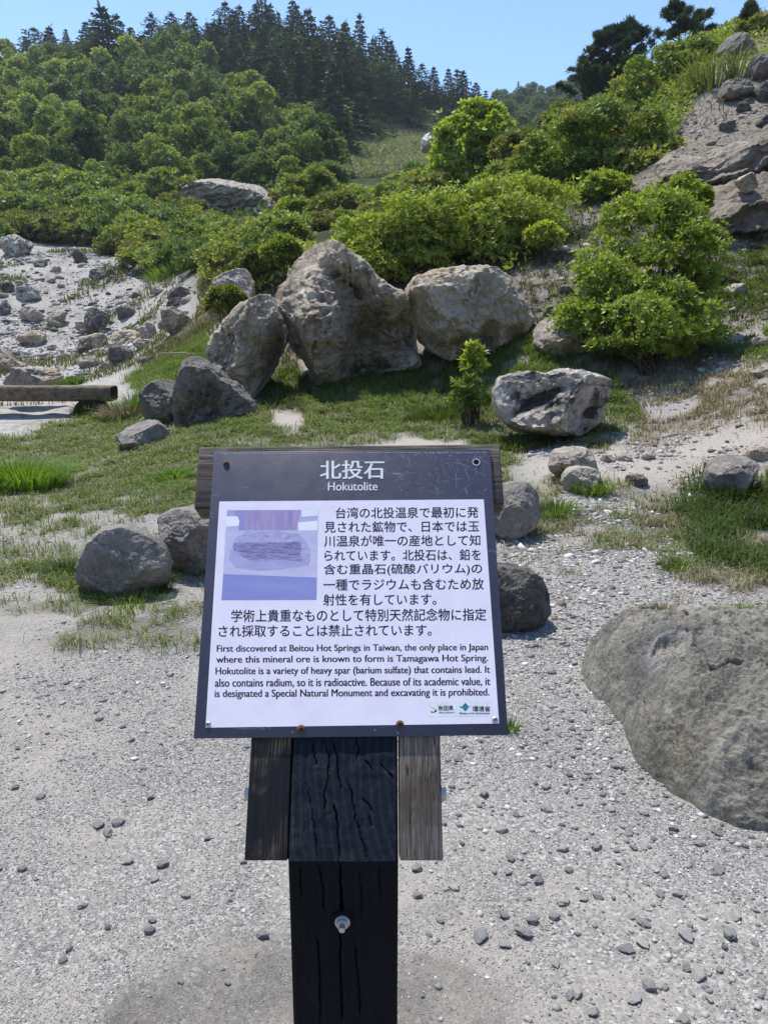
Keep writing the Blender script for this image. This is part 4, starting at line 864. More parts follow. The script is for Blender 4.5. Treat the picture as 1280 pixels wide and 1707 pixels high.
# ledges and rocks on the steep slope at the right
def slab(name, top, bot, D, depth, rise, mat, label, seed, nx=260, nz=70, ny_=60):
    T = np.array([AT(*p, D) for p in top]); B = np.array([AT(*p, D) for p in bot]); xa, xb = max(T[0, 0], B[0, 0]) + .01, min(T[-1, 0], B[-1, 0])
    def surf(x, z01, y01):                                  # x along, z01 from foot to brow, y01 from face to back
        zt, zb_ = np.interp(x, T[:, 0], T[:, 2]), np.interp(x, B[:, 0], B[:, 2]); back = y01 * depth
        end = sstep(x - xa, 0, .35); z = zb_ + (zt - zb_) * z01 + rise * back; mid_ = (zb_ + zt) / 2 + rise * back; z = mid_ + (z - mid_) * (0.45 + 0.55 * end)
        y = D + back + (1 - end) * .5 * (1 - y01)
        P = np.stack([x, y, z], -1); l = (z - rise * back - .30 * (x - xa)) * 2.6 + .7 * fbm(P, .9, 3, seed)
        st = np.abs((l % 1) - .5) * 2; step = sstep(st, .15, .45) * _h(np.floor(l).astype(np.int64), np.zeros(l.shape, np.int64), np.zeros(l.shape, np.int64), seed)
        fr_ = np.clip(1 - y01 * 4, 0, 1); P[..., 1] += fr_ * (.38 * step + .55 * (1 - z01) ** 1.5 - .25 * np.abs(fbm(P, 1.1, 4, seed + 2)))
        P[..., 2] += .10 * fbm(P, .8, 4, seed + 5) - .10 * np.abs(fbm(P, 2.2, 4, seed + 6)) + .02 * fbm(P, 9, 3, seed + 7); P[..., 1] += .05 * fbm(P, 4, 4, seed + 9)
        return P
    mbs = MB(); x = np.linspace(xa, xb, nx); v = np.linspace(0, 1, nz); w_ = np.linspace(0, 1, ny_)
    def grid(Pg, flip):
        a, b = Pg.shape[:2]; i, k = np.meshgrid(np.arange(a - 1), np.arange(b - 1), indexing='ij'); F_ = np.stack([i * b + k, i * b + k + 1, (i + 1) * b + k + 1, (i + 1) * b + k], -1).reshape(-1, 4); mbs.add(Pg.reshape(-1, 3), F_[:, ::-1] if flip else F_)
    Xg, Vg = np.meshgrid(x, v, indexing='ij'); grid(surf(Xg, Vg, 0 * Xg), True)
    Xg, Wg = np.meshgrid(x, w_, indexing='ij'); grid(surf(Xg, 0 * Xg + 1, Wg), True); grid(surf(Xg, 0 * Xg, Wg), False)
    Vg, Wg = np.meshgrid(v, w_, indexing='ij'); grid(surf(0 * Vg + xa, Vg, Wg), False); grid(surf(0 * Vg + xb, Vg, Wg), True)
    V = np.vstack(mbs.v); loc = V.mean(0); o = link(name, np_mesh(name, V - loc, np.vstack(mbs.f4), mat, smooth=True), tuple(loc)); tag(o, label, 'rock')
slab('ledge_rock', [(1116,284),(1150,274),(1190,282),(1240,260),(1290,238),(1420,190),(1560,150)], [(1118,304),(1140,318),(1180,324),(1220,310),(1290,294),(1420,264),(1560,240)], 17.2, 1.25, .42, R_LEDGE, 'long grey ledge jutting from the steep slope at upper right', 81)
slab('ledge_rock', [(1160,384),(1200,362),(1250,340),(1300,322),(1420,290),(1560,268)], [(1160,415),(1175,440),(1210,455),(1290,462),(1400,455),(1560,440)], 15.3, 1.4, .46, R_LEDGE, 'massive brownish grey ledge below the long ledge at the right edge', 84)
traced_rock('rock', [(1192,105),(1200,80),(1222,56),(1246,50),(1258,62),(1262,95),(1240,112),(1205,118)], 26.0, 1.0, R_GREY, 'grey rock among bushes at the top of the right slope', 87, lev=6, rough=0.06, facet=0.08)
bounds_rock('rock', 1222, 286, 1262, 320, R_TAN2, 'small orange brown rock between the two ledges', 88, D=15.6)
bounds_rock('rock', 1012, 328, 1056, 362, R_GREY, 'rounded grey rock on the dirt gully between the shrubs', 89)
for k, (a, b, c_, d_, m, lab) in enumerate(((1196,130,1262,172,R_GREY,'dark rock on the upper right slope beside the tall grass'), (1236,92,1310,138,R_GREY,'flat grey rock at the right edge high on the slope'), (1250,135,1310,175,R_DARK,'dark jagged rock below the flat rock high on the right edge'),
        (1260,188,1320,214,R_DARK,'small dark rock just above the long ledge at the right edge'), (1232,228,1262,240,R_DARK,'small dark slab lying on top of the long ledge'),
        (945,432,968,446,R_TAN2,'small yellow stone on the dirt beside the gully'), (975,392,1000,412,R_PALE,'pale stone in the dirt gully'), (930,470,962,492,R_GREY,'flat brown stone above the broad cream rock'), (1240,742,1300,764,R_TAN2,'ochre stone at the right edge of the white soil'),
        (1232,558,1300,578,R_PALE,'flat whitish stone on the grass at the right edge'),
        (1196,196,1232,222,R_GREY,'grey block on bare soil above the left half of the long ledge'),(1112,214,1140,236,R_GREY,'grey rock at the edge of the shrubs, uphill of the long ledge tip'),(1222,168,1252,190,R_DARK,'dark rock in a cluster below the tall grass'),(1150,120,1182,150,R_GREY,'grey rock half hidden in tall grass on the crest'),
        (905,505,932,528,R_GREY,'small grey rock touching the right end of the broad cream rock'),(1206,470,1246,494,R_PALE,'pale rough rock at the foot of the brownish ledge'),(1250,610,1284,630,R_PALE,'pale chip of rock on the dry grass at the right edge'),(1170,572,1192,588,R_GREY,'little grey rock by the base of the small right shrub'))):
    bounds_rock('rock', a, b, c_, d_, m, lab, 90 + k, lev=5)

# scree field at the left
LF = [(0,388,52,431,R_BW,'black and white boulder at the far left, below the shrubs'),(118,416,150,441,R_DARK,'dark rock below the shrub line, right of the far left boulder'),(55,432,84,446,R_GREY,'low grey rock below the far left boulder'),
      (214,440,248,463,R_DARK,'darkest rounded rock, at the right end of the upper rock row'),(186,432,214,452,R_PALE,'pale angular rock beside the darkest rounded rock'),(145,446,178,470,R_GREY,'grey rock in the middle of the upper rock row'),(176,446,194,463,R_GREY,'small grey rock between two larger ones in the upper row'),
      (0,468,24,489,R_DARK,'dark rock cut by the left edge of the picture'),(24,472,70,506,R_BW,'ragged black and white rock near the left edge'),(82,442,104,455,R_PALE,'little pale rock in the sparse grass of the scree'),(250,474,278,492,R_PALE,'white stone left of the lying grey rock'),(274,475,322,506,R_GREY,'long grey rock lying at the right end of the white scree'),
      (190,504,234,532,R_GREY,'low grey rock alone on the white scree'),(136,512,178,562,R_DARK,'upright pointed dark rock standing on the scree'),(0,500,22,528,R_GREY,'brown grey rock at the left edge above the path'),(34,505,74,538,R_PALE,'cream rock in a tuft of grass, left part of the scree'),(74,512,112,546,R_PALE,'cracked pale rock left of the upright pointed rock'),(80,532,106,548,R_PALE,'small flat pale stone below the cracked pale rock'),
      (122,530,146,552,R_PALE,'pale rock at the foot of the upright pointed rock'),(24,548,80,580,R_TAN2,'reddish brown crumbly rock beside the gravel path'),(174,544,236,582,R_TAN2,'broad tan rock in the middle of the rock pile by the path'),(216,562,262,584,R_TAN2,'yellowish flat rock at the right of the rock pile'),(132,548,174,592,R_TAN,'brown rock at the left of the rock pile by the path'),
      (130,574,158,592,R_DARK,'small black rock at the foot of the rock pile'),(178,574,228,610,R_GREY,'rounded grey rock at the front of the rock pile'),(126,590,176,614,R_PALE,'low pale rock at the front left of the rock pile'),(168,600,194,616,R_PALE,'small cream stone in front of the rock pile'),(262,508,330,560,R_TAN,'wide tan rock leaning on the grassy bank'),(232,532,268,568,R_PALE,'pink grey rock between the pile and the grassy bank'),(228,590,266,604,R_GREY,'thin flat rock at the edge of the grass by the path'),
      (4,602,106,648,R_PALE,'cracked pale rock hump just behind the log bench'),(-40,578,46,626,R_TAN,'brown earthy rock hump at the left edge by the path'),(270,496,310,520,R_DARK,'dark rock behind the wide tan rock'),(78,574,98,584,R_GREY,'small stone on the edge of the gravel path'),(122,590,134,598,R_DARK,'tiny dark stone on the gravel path')]
for k, (a, b, c_, d_, m, lab) in enumerate(LF):
    bounds_rock('rock', a, b, c_, d_, m, lab, 120 + k, lev=6 if c_ - a > 40 else 5, D=14.9 if b == 602 else None)
r4 = random.Random(21); n = 0; sm = []
for k in range(3):
    N, F = ico(3); P = N * (1 + 0.25 * fbm(N + k * 9, 1.2, 3, k)[:, None]); P = P * np.array([1, .9, .62]); sm.append([np_mesh('stone', P, F, m, smooth=True) for m in (R_GREY, R_PALE, R_DARK, R_TAN2)])
while n < 150:                                              # loose stones over the scree
    px, py = r4.uniform(-60, 330), r4.uniform(408, 560)
    if sdpoly(np.array(px), np.array(py), Z_SCREE) < 8: continue
    p = GH(px, py); s_ = r4.uniform(2.2, 7.5) * p[1] / FPX * r4.choice((.6, .8, 1, 1.3)); mi_ = r4.choice((0, 1, 1, 1, 3))
    ob = link('stone', r4.choice(sm)[mi_], (p[0], p[1], p[2] + s_ * .15)); ob.scale = (s_ * r4.uniform(.8, 1.5), s_, s_ * r4.uniform(.7, 1.1)); ob.rotation_euler = (r4.uniform(-.3, .3), r4.uniform(-.3, .3), r4.uniform(0, 6.3))
    tag(ob, ('small grey', 'small whitish', 'small dark', 'small tan')[mi_] + ' stone lying loose among many on the white scree slope', 'stone', ('grey', 'whitish', 'dark', 'tan')[mi_] + ' stones loose on the scree'); n += 1
n = 0
while n < 70:                                               # whitish stones over the dry ground at right
    px, py = r4.uniform(930, 1290), r4.uniform(560, 790)
    if py < 640 + 0.0 * px and px < 1160: continue
    p = GH(px, py); s_ = r4.uniform(2.0, 5.5) * p[1] / FPX
    ob = link('stone', r4.choice(sm)[1], (p[0], p[1], p[2] + s_ * .2)); ob.scale = (s_ * r4.uniform(.8, 1.6), s_, s_ * r4.uniform(.7, 1.1)); ob.rotation_euler = (r4.uniform(-.3, .3), r4.uniform(-.3, .3), r4.uniform(0, 6.3))
    tag(ob, 'small white stone lying loose on the dry slope at the right', 'stone', 'white stones loose on the dry slope'); n += 1
# outcrop and white rock on the hill
slab('outcrop', [(296,316),(320,303),(345,303),(385,308),(428,319),(452,338),(476,366)], [(296,326),(330,336),(380,348),(420,368),(455,396),(476,402)], 54, 3.0, .25, R_PALE, 'long weathered grey rock outcrop showing through the thicket below the wood', 160)
traced_rock('rock', [(702,252),(707,222),(712,218),(718,232),(728,238),(735,248),(732,254)], 57, 1.0, R_WHITE, 'white pointed rock at the edge of the pale bamboo slope', 163, lev=5, rough=0.12, facet=0.22, box=1.2, cuts=10, near_cuts=False)

# loose stones on the near gravel, each its own, and the small gravel between them
r5 = random.Random(33); st = []
for k in range(6):
    N, F = ico(4); P = N * (1 + 0.30 * fbm(N + k * 5, 1.1, 4, k + 40)[:, None]) * (1 - 0.25 * np.clip(worley(N + k, 1.3, k) - 0.3, 0, 1))[:, None]; 
    gq = np.random.default_rng(k)
    for _ in range(9):
        v = gq.standard_normal(3); v /= np.linalg.norm(v); P = P - np.clip(P @ v - gq.uniform(.5, .8), 0, None)[:, None] * v * .95
    st.append(np_mesh('stone', P * np.array([1, .8, .5]), F, R_SLATE, smooth=False))
NEAR = [(196,1377,22),(500-8,1466,10),(38,1455,16),(258,1472,14),(214,1442,16),(274,1446,20),(436,1446+90,0),(165,1378,22),(180,1392,20),(800,1562,28),(872,1556,26),(940,1504,20),(835,1386,18),(912,1352,20),(995,1416,18),(1068,1574,22),(888,1536,20),(1163,1628,26),(960,1658,20),(1108,1458,18),(1195,1450,22),(925,1608,18),(842,1576,22),(1216,1558,26),(1100,1492,18),(1127,1490,18),(700,1300,12),(860,1360,14),(936,1420,18),(1030,1278,18),(985,1390,14),(1192,1388,18),(1050,1386,12),(250,1330,14),(240,1280,12),(312,1500,16),(140,1515,14),(255,1540,14),(250,1560,18),(107,1605,16),(302,1640,12),(436,1562,20),(405,1440,14),(70,1330,16),(30,1248,10),(345,1402,12),(380,1640,10),(1020,1350,16),(1140,1560,26),(890,1460,20)]
for _ in range(110):
    q0, q1 = r5.uniform(-30, 1310), r5.uniform(1240, 1705)
    if r5.random() < (.97 if q0 < 660 else .1) or 470 < q0 < 670 or (q1 > 1580 and 180 < q0 < 900): continue
    NEAR.append((q0, q1, r5.uniform(9, 17) * (1 + (q1 - 1240) / 900)))
for px, py, sz in NEAR:
    if sz <= 0 or inpoly(np.array(float(px)), np.array(float(py)), cf): continue
    p = on_ground(px, py); z = float(H(p[:1], p[1:2])[0]); s_ = sz / 2 * 1.15 * math.hypot(p[1], EYE) / FPX
    ob = link('stone', r5.choice(st), (p[0], p[1], z + s_ * .22)); ob.scale = (s_, s_, s_ * r5.uniform(.7, 1.1)); ob.rotation_euler = (r5.uniform(-.2, .2), r5.uniform(-.2, .2), r5.uniform(0, 6.3))
    tag(ob, 'fist sized or smaller slate grey stone lying loose on the near gravel', 'stone', 'loose grey stones on the near gravel')
PEB = Mat('pebbles', 0.9, 0.2); g = PEB.n('ShaderNodeNewGeometry').outputs['Random Per Island']
PEB.color(PEB.ramp(g, [(0.0, (0.10, 0.10, 0.105)), (0.25, (0.20, 0.20, 0.20)), (0.5, (0.27, 0.262, 0.25)), (0.75, (0.37, 0.36, 0.34)), (0.93, (0.52, 0.51, 0.48)), (1.0, (0.70, 0.69, 0.66))]))
PEB.normal(PEB.bump(PEB.noise(PEB.coord('Object'), 220, 4, 0.7), 0.4, 0.002))
NP = 120000
rr0 = np.sqrt(rng.uniform(1.15 ** 2, 6.5 ** 2, NP * 3)); keep = rng.random(NP * 3) < np.clip(2.6 / rr0, 0.12, 1) ; rr0 = rr0[keep][:NP]; aa = rng.uniform(-0.58, 0.58, len(rr0))
gx, gy = rr0 * np.sin(aa), rr0 * np.cos(aa); gzv = H(gx, gy); zz = zones(np.stack([gx, gy, gzv], -1))
dens = fbm2(gx, gy, 1.3, 4, 77); rightm = sstep(gx, -0.2, 0.9)
ok = (rng.random(len(gx)) < np.clip(0.55 + 0.9 * dens + 0.35 * rightm, 0.08, 1) * (1 - 0.75 * zz['wet'])) & (~inpoly(*project(np.stack([gx, gy, gzv], -1))[:2], cf))
gx, gy, gzv, rr0, rightm = gx[ok], gy[ok], gzv[ok], rr0[ok], rightm[ok]; n = len(gx)
sz = 0.0021 * (1 - rng.random(n) * 0.9985) ** (-0.38); sz = np.minimum(sz * (0.8 + 0.55 * rightm), 0.015) * np.clip(rr0 / 2.6, 0.8, 1.35)
N, F = ico(1); sh = 1 + 0.28 * rng.standard_normal((40, len(N))); T = (N[None] * sh[..., None]) * np.array([1, .8, .5])
ti = rng.integers(0, 40, n); th = rng.uniform(0, 6.283, n); V = T[ti] * sz[:, None, None]
V = np.stack([V[..., 0] * np.cos(th)[:, None] - V[..., 1] * np.sin(th)[:, None], V[..., 0] * np.sin(th)[:, None] + V[..., 1] * np.cos(th)[:, None], V[..., 2]], -1) + np.stack([gx, gy, gzv + sz * .12], -1)[:, None]
Fp = (F[None] + (np.arange(n) * len(N))[:, None, None]).reshape(-1, 3)
gravel = link('gravel', np_mesh('gravel', V.reshape(-1, 3), Fp, PEB.m)); tag(gravel, 'loose grey and white gravel scattered over the near ground', 'gravel', kind='stuff')

NG = 260000
rr1 = np.sqrt(rng.uniform(1.15 ** 2, 4.6 ** 2, NG * 2)); keep = rng.random(NG * 2) < np.clip((1.9 / rr1) ** 2, .1, 1); rr1 = rr1[keep][:NG]; aa = rng.uniform(-.56, .56, len(rr1)); gx, gy = rr1 * np.sin(aa), rr1 * np.cos(aa); P_ = np.stack([gx, gy, H(gx, gy)], -1)
zz = zones(P_); ok = (rng.random(len(gx)) < np.clip(.50 + 1.3 * fbm2(gx, gy, 1.5, 4, 78), .06, 1) * (1 - .8 * zz['wet'])) & (~inpoly(zz['px'], zz['py'], cf)); P_ = P_[ok]; n = len(P_)
O6 = np.array([[1, 0, 0], [-1, 0, 0], [0, 1, 0], [0, -1, 0], [0, 0, 1], [0, 0, -1.]]); OF = np.array([[0, 2, 4], [2, 1, 4], [1, 3, 4], [3, 0, 4], [2, 0, 5], [1, 2, 5], [3, 1, 5], [0, 3, 5]])
sz = .0016 * (1 - .985 * rng.random(n)) ** (-.25) * np.clip(rr1[ok] / 2, .9, 1.5); th = rng.uniform(0, 6.283, n); T = (O6[None] * np.array([1, .75, .55])) * (1 + .3 * rng.standard_normal((n, 6, 1)))
V = np.stack([T[..., 0] * np.cos(th)[:, None] - T[..., 1] * np.sin(th)[:, None], T[..., 0] * np.sin(th)[:, None] + T[..., 1] * np.cos(th)[:, None], T[..., 2]], -1) * sz[:, None, None] + P_[:, None] + np.array([0, 0, .15]) * sz[:, None, None]
tag(link('grit', np_mesh('grit', V.reshape(-1, 3), (OF[None] + (np.arange(n) * 6)[:, None, None]).reshape(-1, 3), PEB.m)), 'fine light and dark grit lying between the gravel stones', 'gravel', kind='stuff')
def pebble_field(name, poly, r0, r1, a0, a1, n, s0, s1, mat, label, seed, flat=.55):
    g = np.random.default_rng(seed); r = np.sqrt(g.uniform(r0 ** 2, r1 ** 2, n)); a = g.uniform(a0, a1, n); x, y = r * np.sin(a), r * np.cos(a); P_ = np.stack([x, y, H(x, y)], -1); px, py, d = project(P_)
    k = inpoly(px, py, poly) & (g.random(n) < np.clip(.45 + 1.1 * fbm2(x, y, 9.0 / r0, 4, seed), .05, 1)); P_ = P_[k]; m = len(P_); sz = s0 * (1 - g.random(m) * .999) ** (-.4); sz = np.minimum(sz, s1)
    N, F = ico(1); sh = 1 + .3 * g.standard_normal((40, len(N))); T = (N[None] * sh[..., None]) * np.array([1, .8, flat]); ti = g.integers(0, 40, m); th = g.uniform(0, 6.283, m); V = T[ti] * sz[:, None, None]
    V = np.stack([V[..., 0] * np.cos(th)[:, None] - V[..., 1] * np.sin(th)[:, None], V[..., 0] * np.sin(th)[:, None] + V[..., 1] * np.cos(th)[:, None], V[..., 2]], -1) + P_[:, None] + np.array([0, 0, .1]) * sz[:, None, None]
    tag(link(name, np_mesh(name, V.reshape(-1, 3), (F[None] + (np.arange(m) * len(N))[:, None, None]).reshape(-1, 3), mat)), label, 'gravel', kind='stuff')
PEB2 = Mat('pale_pebbles', 0.92, 0.12); g = PEB2.n('ShaderNodeNewGeometry').outputs['Random Per Island']
PEB2.color(PEB2.ramp(g, [(0.0, (0.14, 0.125, 0.105)), (0.3, (0.27, 0.245, 0.215)), (0.6, (0.42, 0.39, 0.355)), (0.9, (0.58, 0.55, 0.51)), (1.0, (0.68, 0.66, 0.62))]))
PEB3 = Mat('scree_pebbles', 0.92, 0.12); g = PEB3.n('ShaderNodeNewGeometry').outputs['Random Per Island']
PEB3.color(PEB3.ramp(g, [(0.0, (0.14, 0.135, 0.125)), (0.35, (0.28, 0.275, 0.26)), (0.7, (0.42, 0.41, 0.39)), (1.0, (0.58, 0.56, 0.53))]))
pebble_field('white_gravel', [(880,740),(1000,735),(1150,715),(1300,650),(1500,640),(1500,860),(1280,880),(1150,960),(900,1020),(850,960),(860,830)], 4.2, 10.5, .10, .56, 80000, .005, .045, PEB2.m, 'whitish gravel and chips on the bare soil at the right', 61)
pebble_field('slope_rubble', [(880,480),(960,340),(1110,255),(1200,110),(1290,50),(1500,40),(1500,640),(1150,620),(900,560)], 10, 30, .16, .60, 22000, .014, .13, PEB2.m, 'brownish rubble and clods on the steep bare slope at the right', 62)
pebble_field('scree_gravel', Z_SCREE, 22, 52, -.62, -.16, 34000, .030, .22, PEB3.m, 'grey rubble covering the scree slope at the left', 63)
# ------------------------------------------------------------------ grass
def blades(pos, L, wd, lean, seed):
    g = np.random.default_rng(seed); n = len(pos); a = g.uniform(0, 6.283, n); d = np.stack([np.cos(a), np.sin(a), 0 * a], -1); s = np.stack([-np.sin(a), np.cos(a), 0 * a], -1)
    up = np.array([0, 0, 1.0]); ln = lean * (0.3 + 1.2 * g.random(n))
    mid = pos + (up * 0.55 + d * (0.22 * ln)[:, None]) * L[:, None]; tip = pos + (up * (0.95 - 0.25 * ln)[:, None] + d * (0.75 * ln)[:, None]) * L[:, None]
    w = wd[:, None] * s
    V = np.stack([pos - w * .5, pos + w * .5, mid + w * .4, mid - w * .4, tip + w * .06, tip - w * .06], 1)
    F = (np.array([[0, 1, 2, 3], [3, 2, 4, 5]])[None] + (np.arange(n) * 6)[:, None, None]).reshape(-1, 4)
    return V.reshape(-1, 3), F
G_GREEN = leaf_mat('green_grass', (0.034, 0.068, 0.013, 1), (0.058, 0.098, 0.019, 1), (0.115, 0.14, 0.038, 1), 0.3, 0.6, 0.15, veg=2.0)
G_DRY = leaf_mat('dry_grass', (0.10, 0.088, 0.052, 1), (0.165, 0.148, 0.092, 1), (0.28, 0.26, 0.18, 1), 0.2, 0.8, 0.1, veg=1.8, tt=(1.2, 1.15, 0.85, 1))
G_SCREE = leaf_mat('scree_grass', (0.05, 0.065, 0.02, 1), (0.085, 0.10, 0.035, 1), (0.15, 0.15, 0.07, 1), 0.25, 0.7, 0.1, veg=1.1)
G_DEEP = leaf_mat('deep_green_weeds', (0.022, 0.042, 0.010, 1), (0.042, 0.070, 0.016, 1), (0.10, 0.115, 0.04, 1), 0.3, 0.6, 0.15, veg=1.6)
def scatter_ground(n, r0, r1, a0, a1):
    r = np.exp(rng.uniform(math.log(r0), math.log(r1), n)); r = np.where(rng.random(n) < 0.5, r, np.sqrt(rng.uniform(r0 ** 2, r1 ** 2, n))); a = rng.uniform(a0, a1, n)
    x, y = r * np.sin(a), r * np.cos(a); P = np.stack([x, y, H(x, y)], -1); return P, zones(P), r
P, z, r = scatter_ground(900000, 3.4, 19, -0.66, 0.66)
clump = sstep(fbm2(P[:, 0], P[:, 1], 7, 3, 91), -0.5, 0.4)
pl = np.clip(z['lawn'] * (0.35 + 0.65 * clump) + z['fringe'] * 0.5 * clump + z['right'] * 0.55 * clump + z['slope'] * 0.7, 0, 1) * (~inpoly(z['px'], z['py'], cf))
k = rng.random(len(P)) < pl * 0.95; Pg, rg, zg = P[k], r[k], z['py'][k]
lushness = sstep(zg, 760, 640)  # blades grow longer and greener farther up the lawn
L = (0.045 + 0.055 * rng.random(len(Pg))) * (0.75 + 0.7 * lushness) * (0.75 + 0.5 * clump[k])
V, F = blades(Pg, L, np.clip(0.0011 * rg, 0.004, 0.012), 0.8 + 0.9 * rng.random(len(Pg)), 3)
dryf = rng.random(len(Pg)) < np.clip(0.08 + 0.32 * (1 - lushness) + 0.2 * z['pat'][k], 0.03, 0.7)
def pick(V, F, m): 
    V = V.reshape(-1, 6, 3)[m]; n = len(V); return V.reshape(-1, 3), (np.array([[0, 1, 2, 3], [3, 2, 4, 5]])[None] + (np.arange(n) * 6)[:, None, None]).reshape(-1, 4)
tag(link('grass', np_mesh('grass', *pick(V, F, ~dryf), G_GREEN)), 'short green grass growing in patches around the boulders', 'grass', kind='stuff')
Vd, Fd = pick(V, F, dryf)
k2 = rng.random(len(P)) < np.clip(z['dry'] * 0.7 * clump + z['slope'] * 0.2, 0, 1) * 0.8
V2, F2 = blades(P[k2], 0.04 + 0.07 * rng.random(k2.sum()), np.clip(0.0011 * r[k2], 0.004, 0.012), 0.9 + 0.6 * rng.random(k2.sum()), 5)
tag(link('dry_grass', np_mesh('dry_grass', np.vstack([Vd, V2]), np.vstack([Fd, F2 + len(Vd)]), G_DRY)), 'thin dry straw coloured grass on the slope and between the green', 'grass', kind='stuff')
kE = rng.random(len(P)) < z['earth'] * (r > 11) * clump * .35
Ve, Fe = blades(P[kE], 0.05 + 0.12 * rng.random(kE.sum()), np.clip(0.0011 * r[kE], 0.006, 0.014), 1.0 + 0.8 * rng.random(kE.sum()), 15)
tag(link('gully_grass', np_mesh('gully_grass', Ve, Fe, G_SCREE)), 'thin greenish tufts on the dirt of the gully and bare slope', 'grass', kind='stuff')
k3 = rng.random(len(P)) < np.clip(z['dense'], 0, 1) * 0.8 * (0.3 + 0.7 * clump)
V3, F3 = blades(P[k3], 0.09 + 0.10 * rng.random(k3.sum()), np.clip(0.0013 * r[k3], 0.004, 0.014), 0.8 + 0.5 * rng.random(k3.sum()), 6)
# grass patches on the far scree and bank
P2, z2, r2_ = scatter_ground(90000, 17, 52, -0.62, -0.10)
pg = sstep(fbm2(P2[:, 0], P2[:, 1], 0.45, 4, 15), 0.10, 0.55) * z2['scree'] * 0.55 + np.where(inpoly(z2['px'], z2['py'], [(330, 470), (420, 455), (440, 520), (360, 545), (335, 610), (225, 615), (240, 590), (300, 560), (330, 520)]), 0.8, 0)
k4 = rng.random(len(P2)) < pg
V4, F4 = blades(P2[k4], (0.10 + 0.14 * rng.random(k4.sum())) * np.clip(r2_[k4] / 25, .7, 1.4), 0.0012 * r2_[k4], 0.7 + 0.4 * rng.random(k4.sum()), 8)
tag(link('scree_grass', np_mesh('scree_grass', V4, F4, G_SCREE)), 'green grass patches among the scree rocks at the left', 'grass', kind='stuff')
tag(link('weeds', np_mesh('weeds', V3, F3, G_DEEP)), 'dense dark green weeds at the right edge above the low mound', 'weeds', kind='stuff')

def tuft(px, py, rad_px, h, n, mat, label, seed, lean=1.0, wd=1.0):
    p = GH(px, py); g = np.random.default_rng(seed); rm = rad_px * p[1] / FPX
    a, q = g.uniform(0, 6.283, n), rm * np.sqrt(g.random(n)); x, y = p[0] + q * np.cos(a), p[1] + 0.7 * q * np.sin(a)
    V, F = blades(np.stack([x, y, H(x, y) - .01], -1), h * (0.5 + 0.6 * g.random(n)), np.full(n, max(.004, .0011 * p[1]) * wd), lean * (0.5 + 0.7 * g.random(n)), seed)
    tag(link('grass_tuft', np_mesh('grass_tuft', V - p, F, mat), tuple(p)), label, 'grass tuft')
G_REED = leaf_mat('reed_grass', (0.06, 0.085, 0.025, 1), (0.11, 0.14, 0.05, 1), (0.20, 0.22, 0.11, 1), 0.3, 0.5, 0.2, veg=1.2)
G_LUSH = leaf_mat('lush_grass', (0.06, 0.11, 0.018, 1), (0.10, 0.17, 0.03, 1), (0.18, 0.24, 0.06, 1), 0.35, 0.55, 0.2, veg=1.7)
tuft(35, 818, 75, .40, 1500, G_LUSH, 'tall lush light green grass clump at the left edge of the lawn', 3, 1.1)
tuft(-40, 810, 60, .38, 900, G_LUSH, 'lush grass clump running off the left edge of the picture', 4, 1.1)
tuft(205, 700, 38, .36, 500, G_DRY, 'pale half dry grass tuft right of the bench support', 5, 1.1)
tuft(222, 690, 22, .50, 180, G_GREEN, 'taller green tuft between the bench and the grey rock', 6, 1.0)
tuft(150, 693, 26, .28, 350, G_DEEP, 'dark grass growing against the mossy bench support', 7, 0.8)
tuft(120, 640, 26, .22, 500, G_GREEN, 'grass patch beside the cracked pale hump behind the bench', 8, 0.8)
tuft(290, 800, 26, .16, 300, G_LUSH, 'bright green tuft in the lawn left of the sign', 9)
tuft(115, 960, 40, .13, 420, G_DEEP, 'dark grass at the left foot of the smooth grey rock', 10)
tuft(215, 1008, 70, .09, 420, G_GREEN, 'grass fringe at the front foot of the smooth grey rock', 11)
tuft(262, 985, 26, .14, 260, G_DEEP, 'grass between the two grey rocks left of the sign', 12)
tuft(925, 860, 40, .16, 400, G_GREEN, 'green tuft on the pale ground right of the smooth grey rock', 13)
tuft(985, 822, 34, .18, 420, G_GREEN, 'green tuft beside the flat pale rock', 14)
tuft(1130, 950, 30, .13, 260, G_GREEN, 'grass tuft above the low mound at right', 15)
tuft(1185, 1040, 46, .10, 360, G_DRY, 'yellowish grass along the back edge of the low mound', 16)
tuft(1250, 1040, 40, .12, 420, G_GREEN, 'green and yellow grass behind the right end of the low mound', 41)
tuft(1100, 1025, 36, .09, 260, G_DRY, 'dry tuft just behind the crest of the low mound', 42)
tuft(850, 1218, 14, .07, 90, G_GREEN, 'small lone tuft beside the lower right corner of the board', 17)
tuft(1225, 830, 46, .22, 700, G_DEEP, 'dark green weeds around the rounded grey rock at right', 18)
tuft(740, 700, 60, .26, 900, G_DEEP, 'dark tall grass under the seedling left of the black and white rock', 19, .9)
tuft(860, 745, 60, .16, 700, G_DEEP, 'dark grass under the left end of the black and white rock', 20, .9)
for k, (px, py, rp, nn, lab) in enumerate(((1190, 145, 22, 160, 'tall pampas like grass leaning over the top of the right slope'), (1160, 150, 18, 120, 'tall bright grass left of the pampas like clump'), (1225, 130, 14, 80, 'tall grass in front of the top grey rock'))):
    tuft(px, py, rp, 1.15, int(nn * .7), G_REED, lab, 30 + k, 1.1, 1.3)
tuft(290, 455, 45, .7, 900, G_LUSH, 'bright grass clump at the foot of the thicket', 35, .8)
tuft(345, 545, 40, .35, 700, G_DRY, 'brownish dry brush on the bank left of the leaning slab', 36, 1.0)
tuft(1100, 660, 60, .12, 500, G_DRY, 'dry grass patch below the leafy shrub', 37, 1.2)

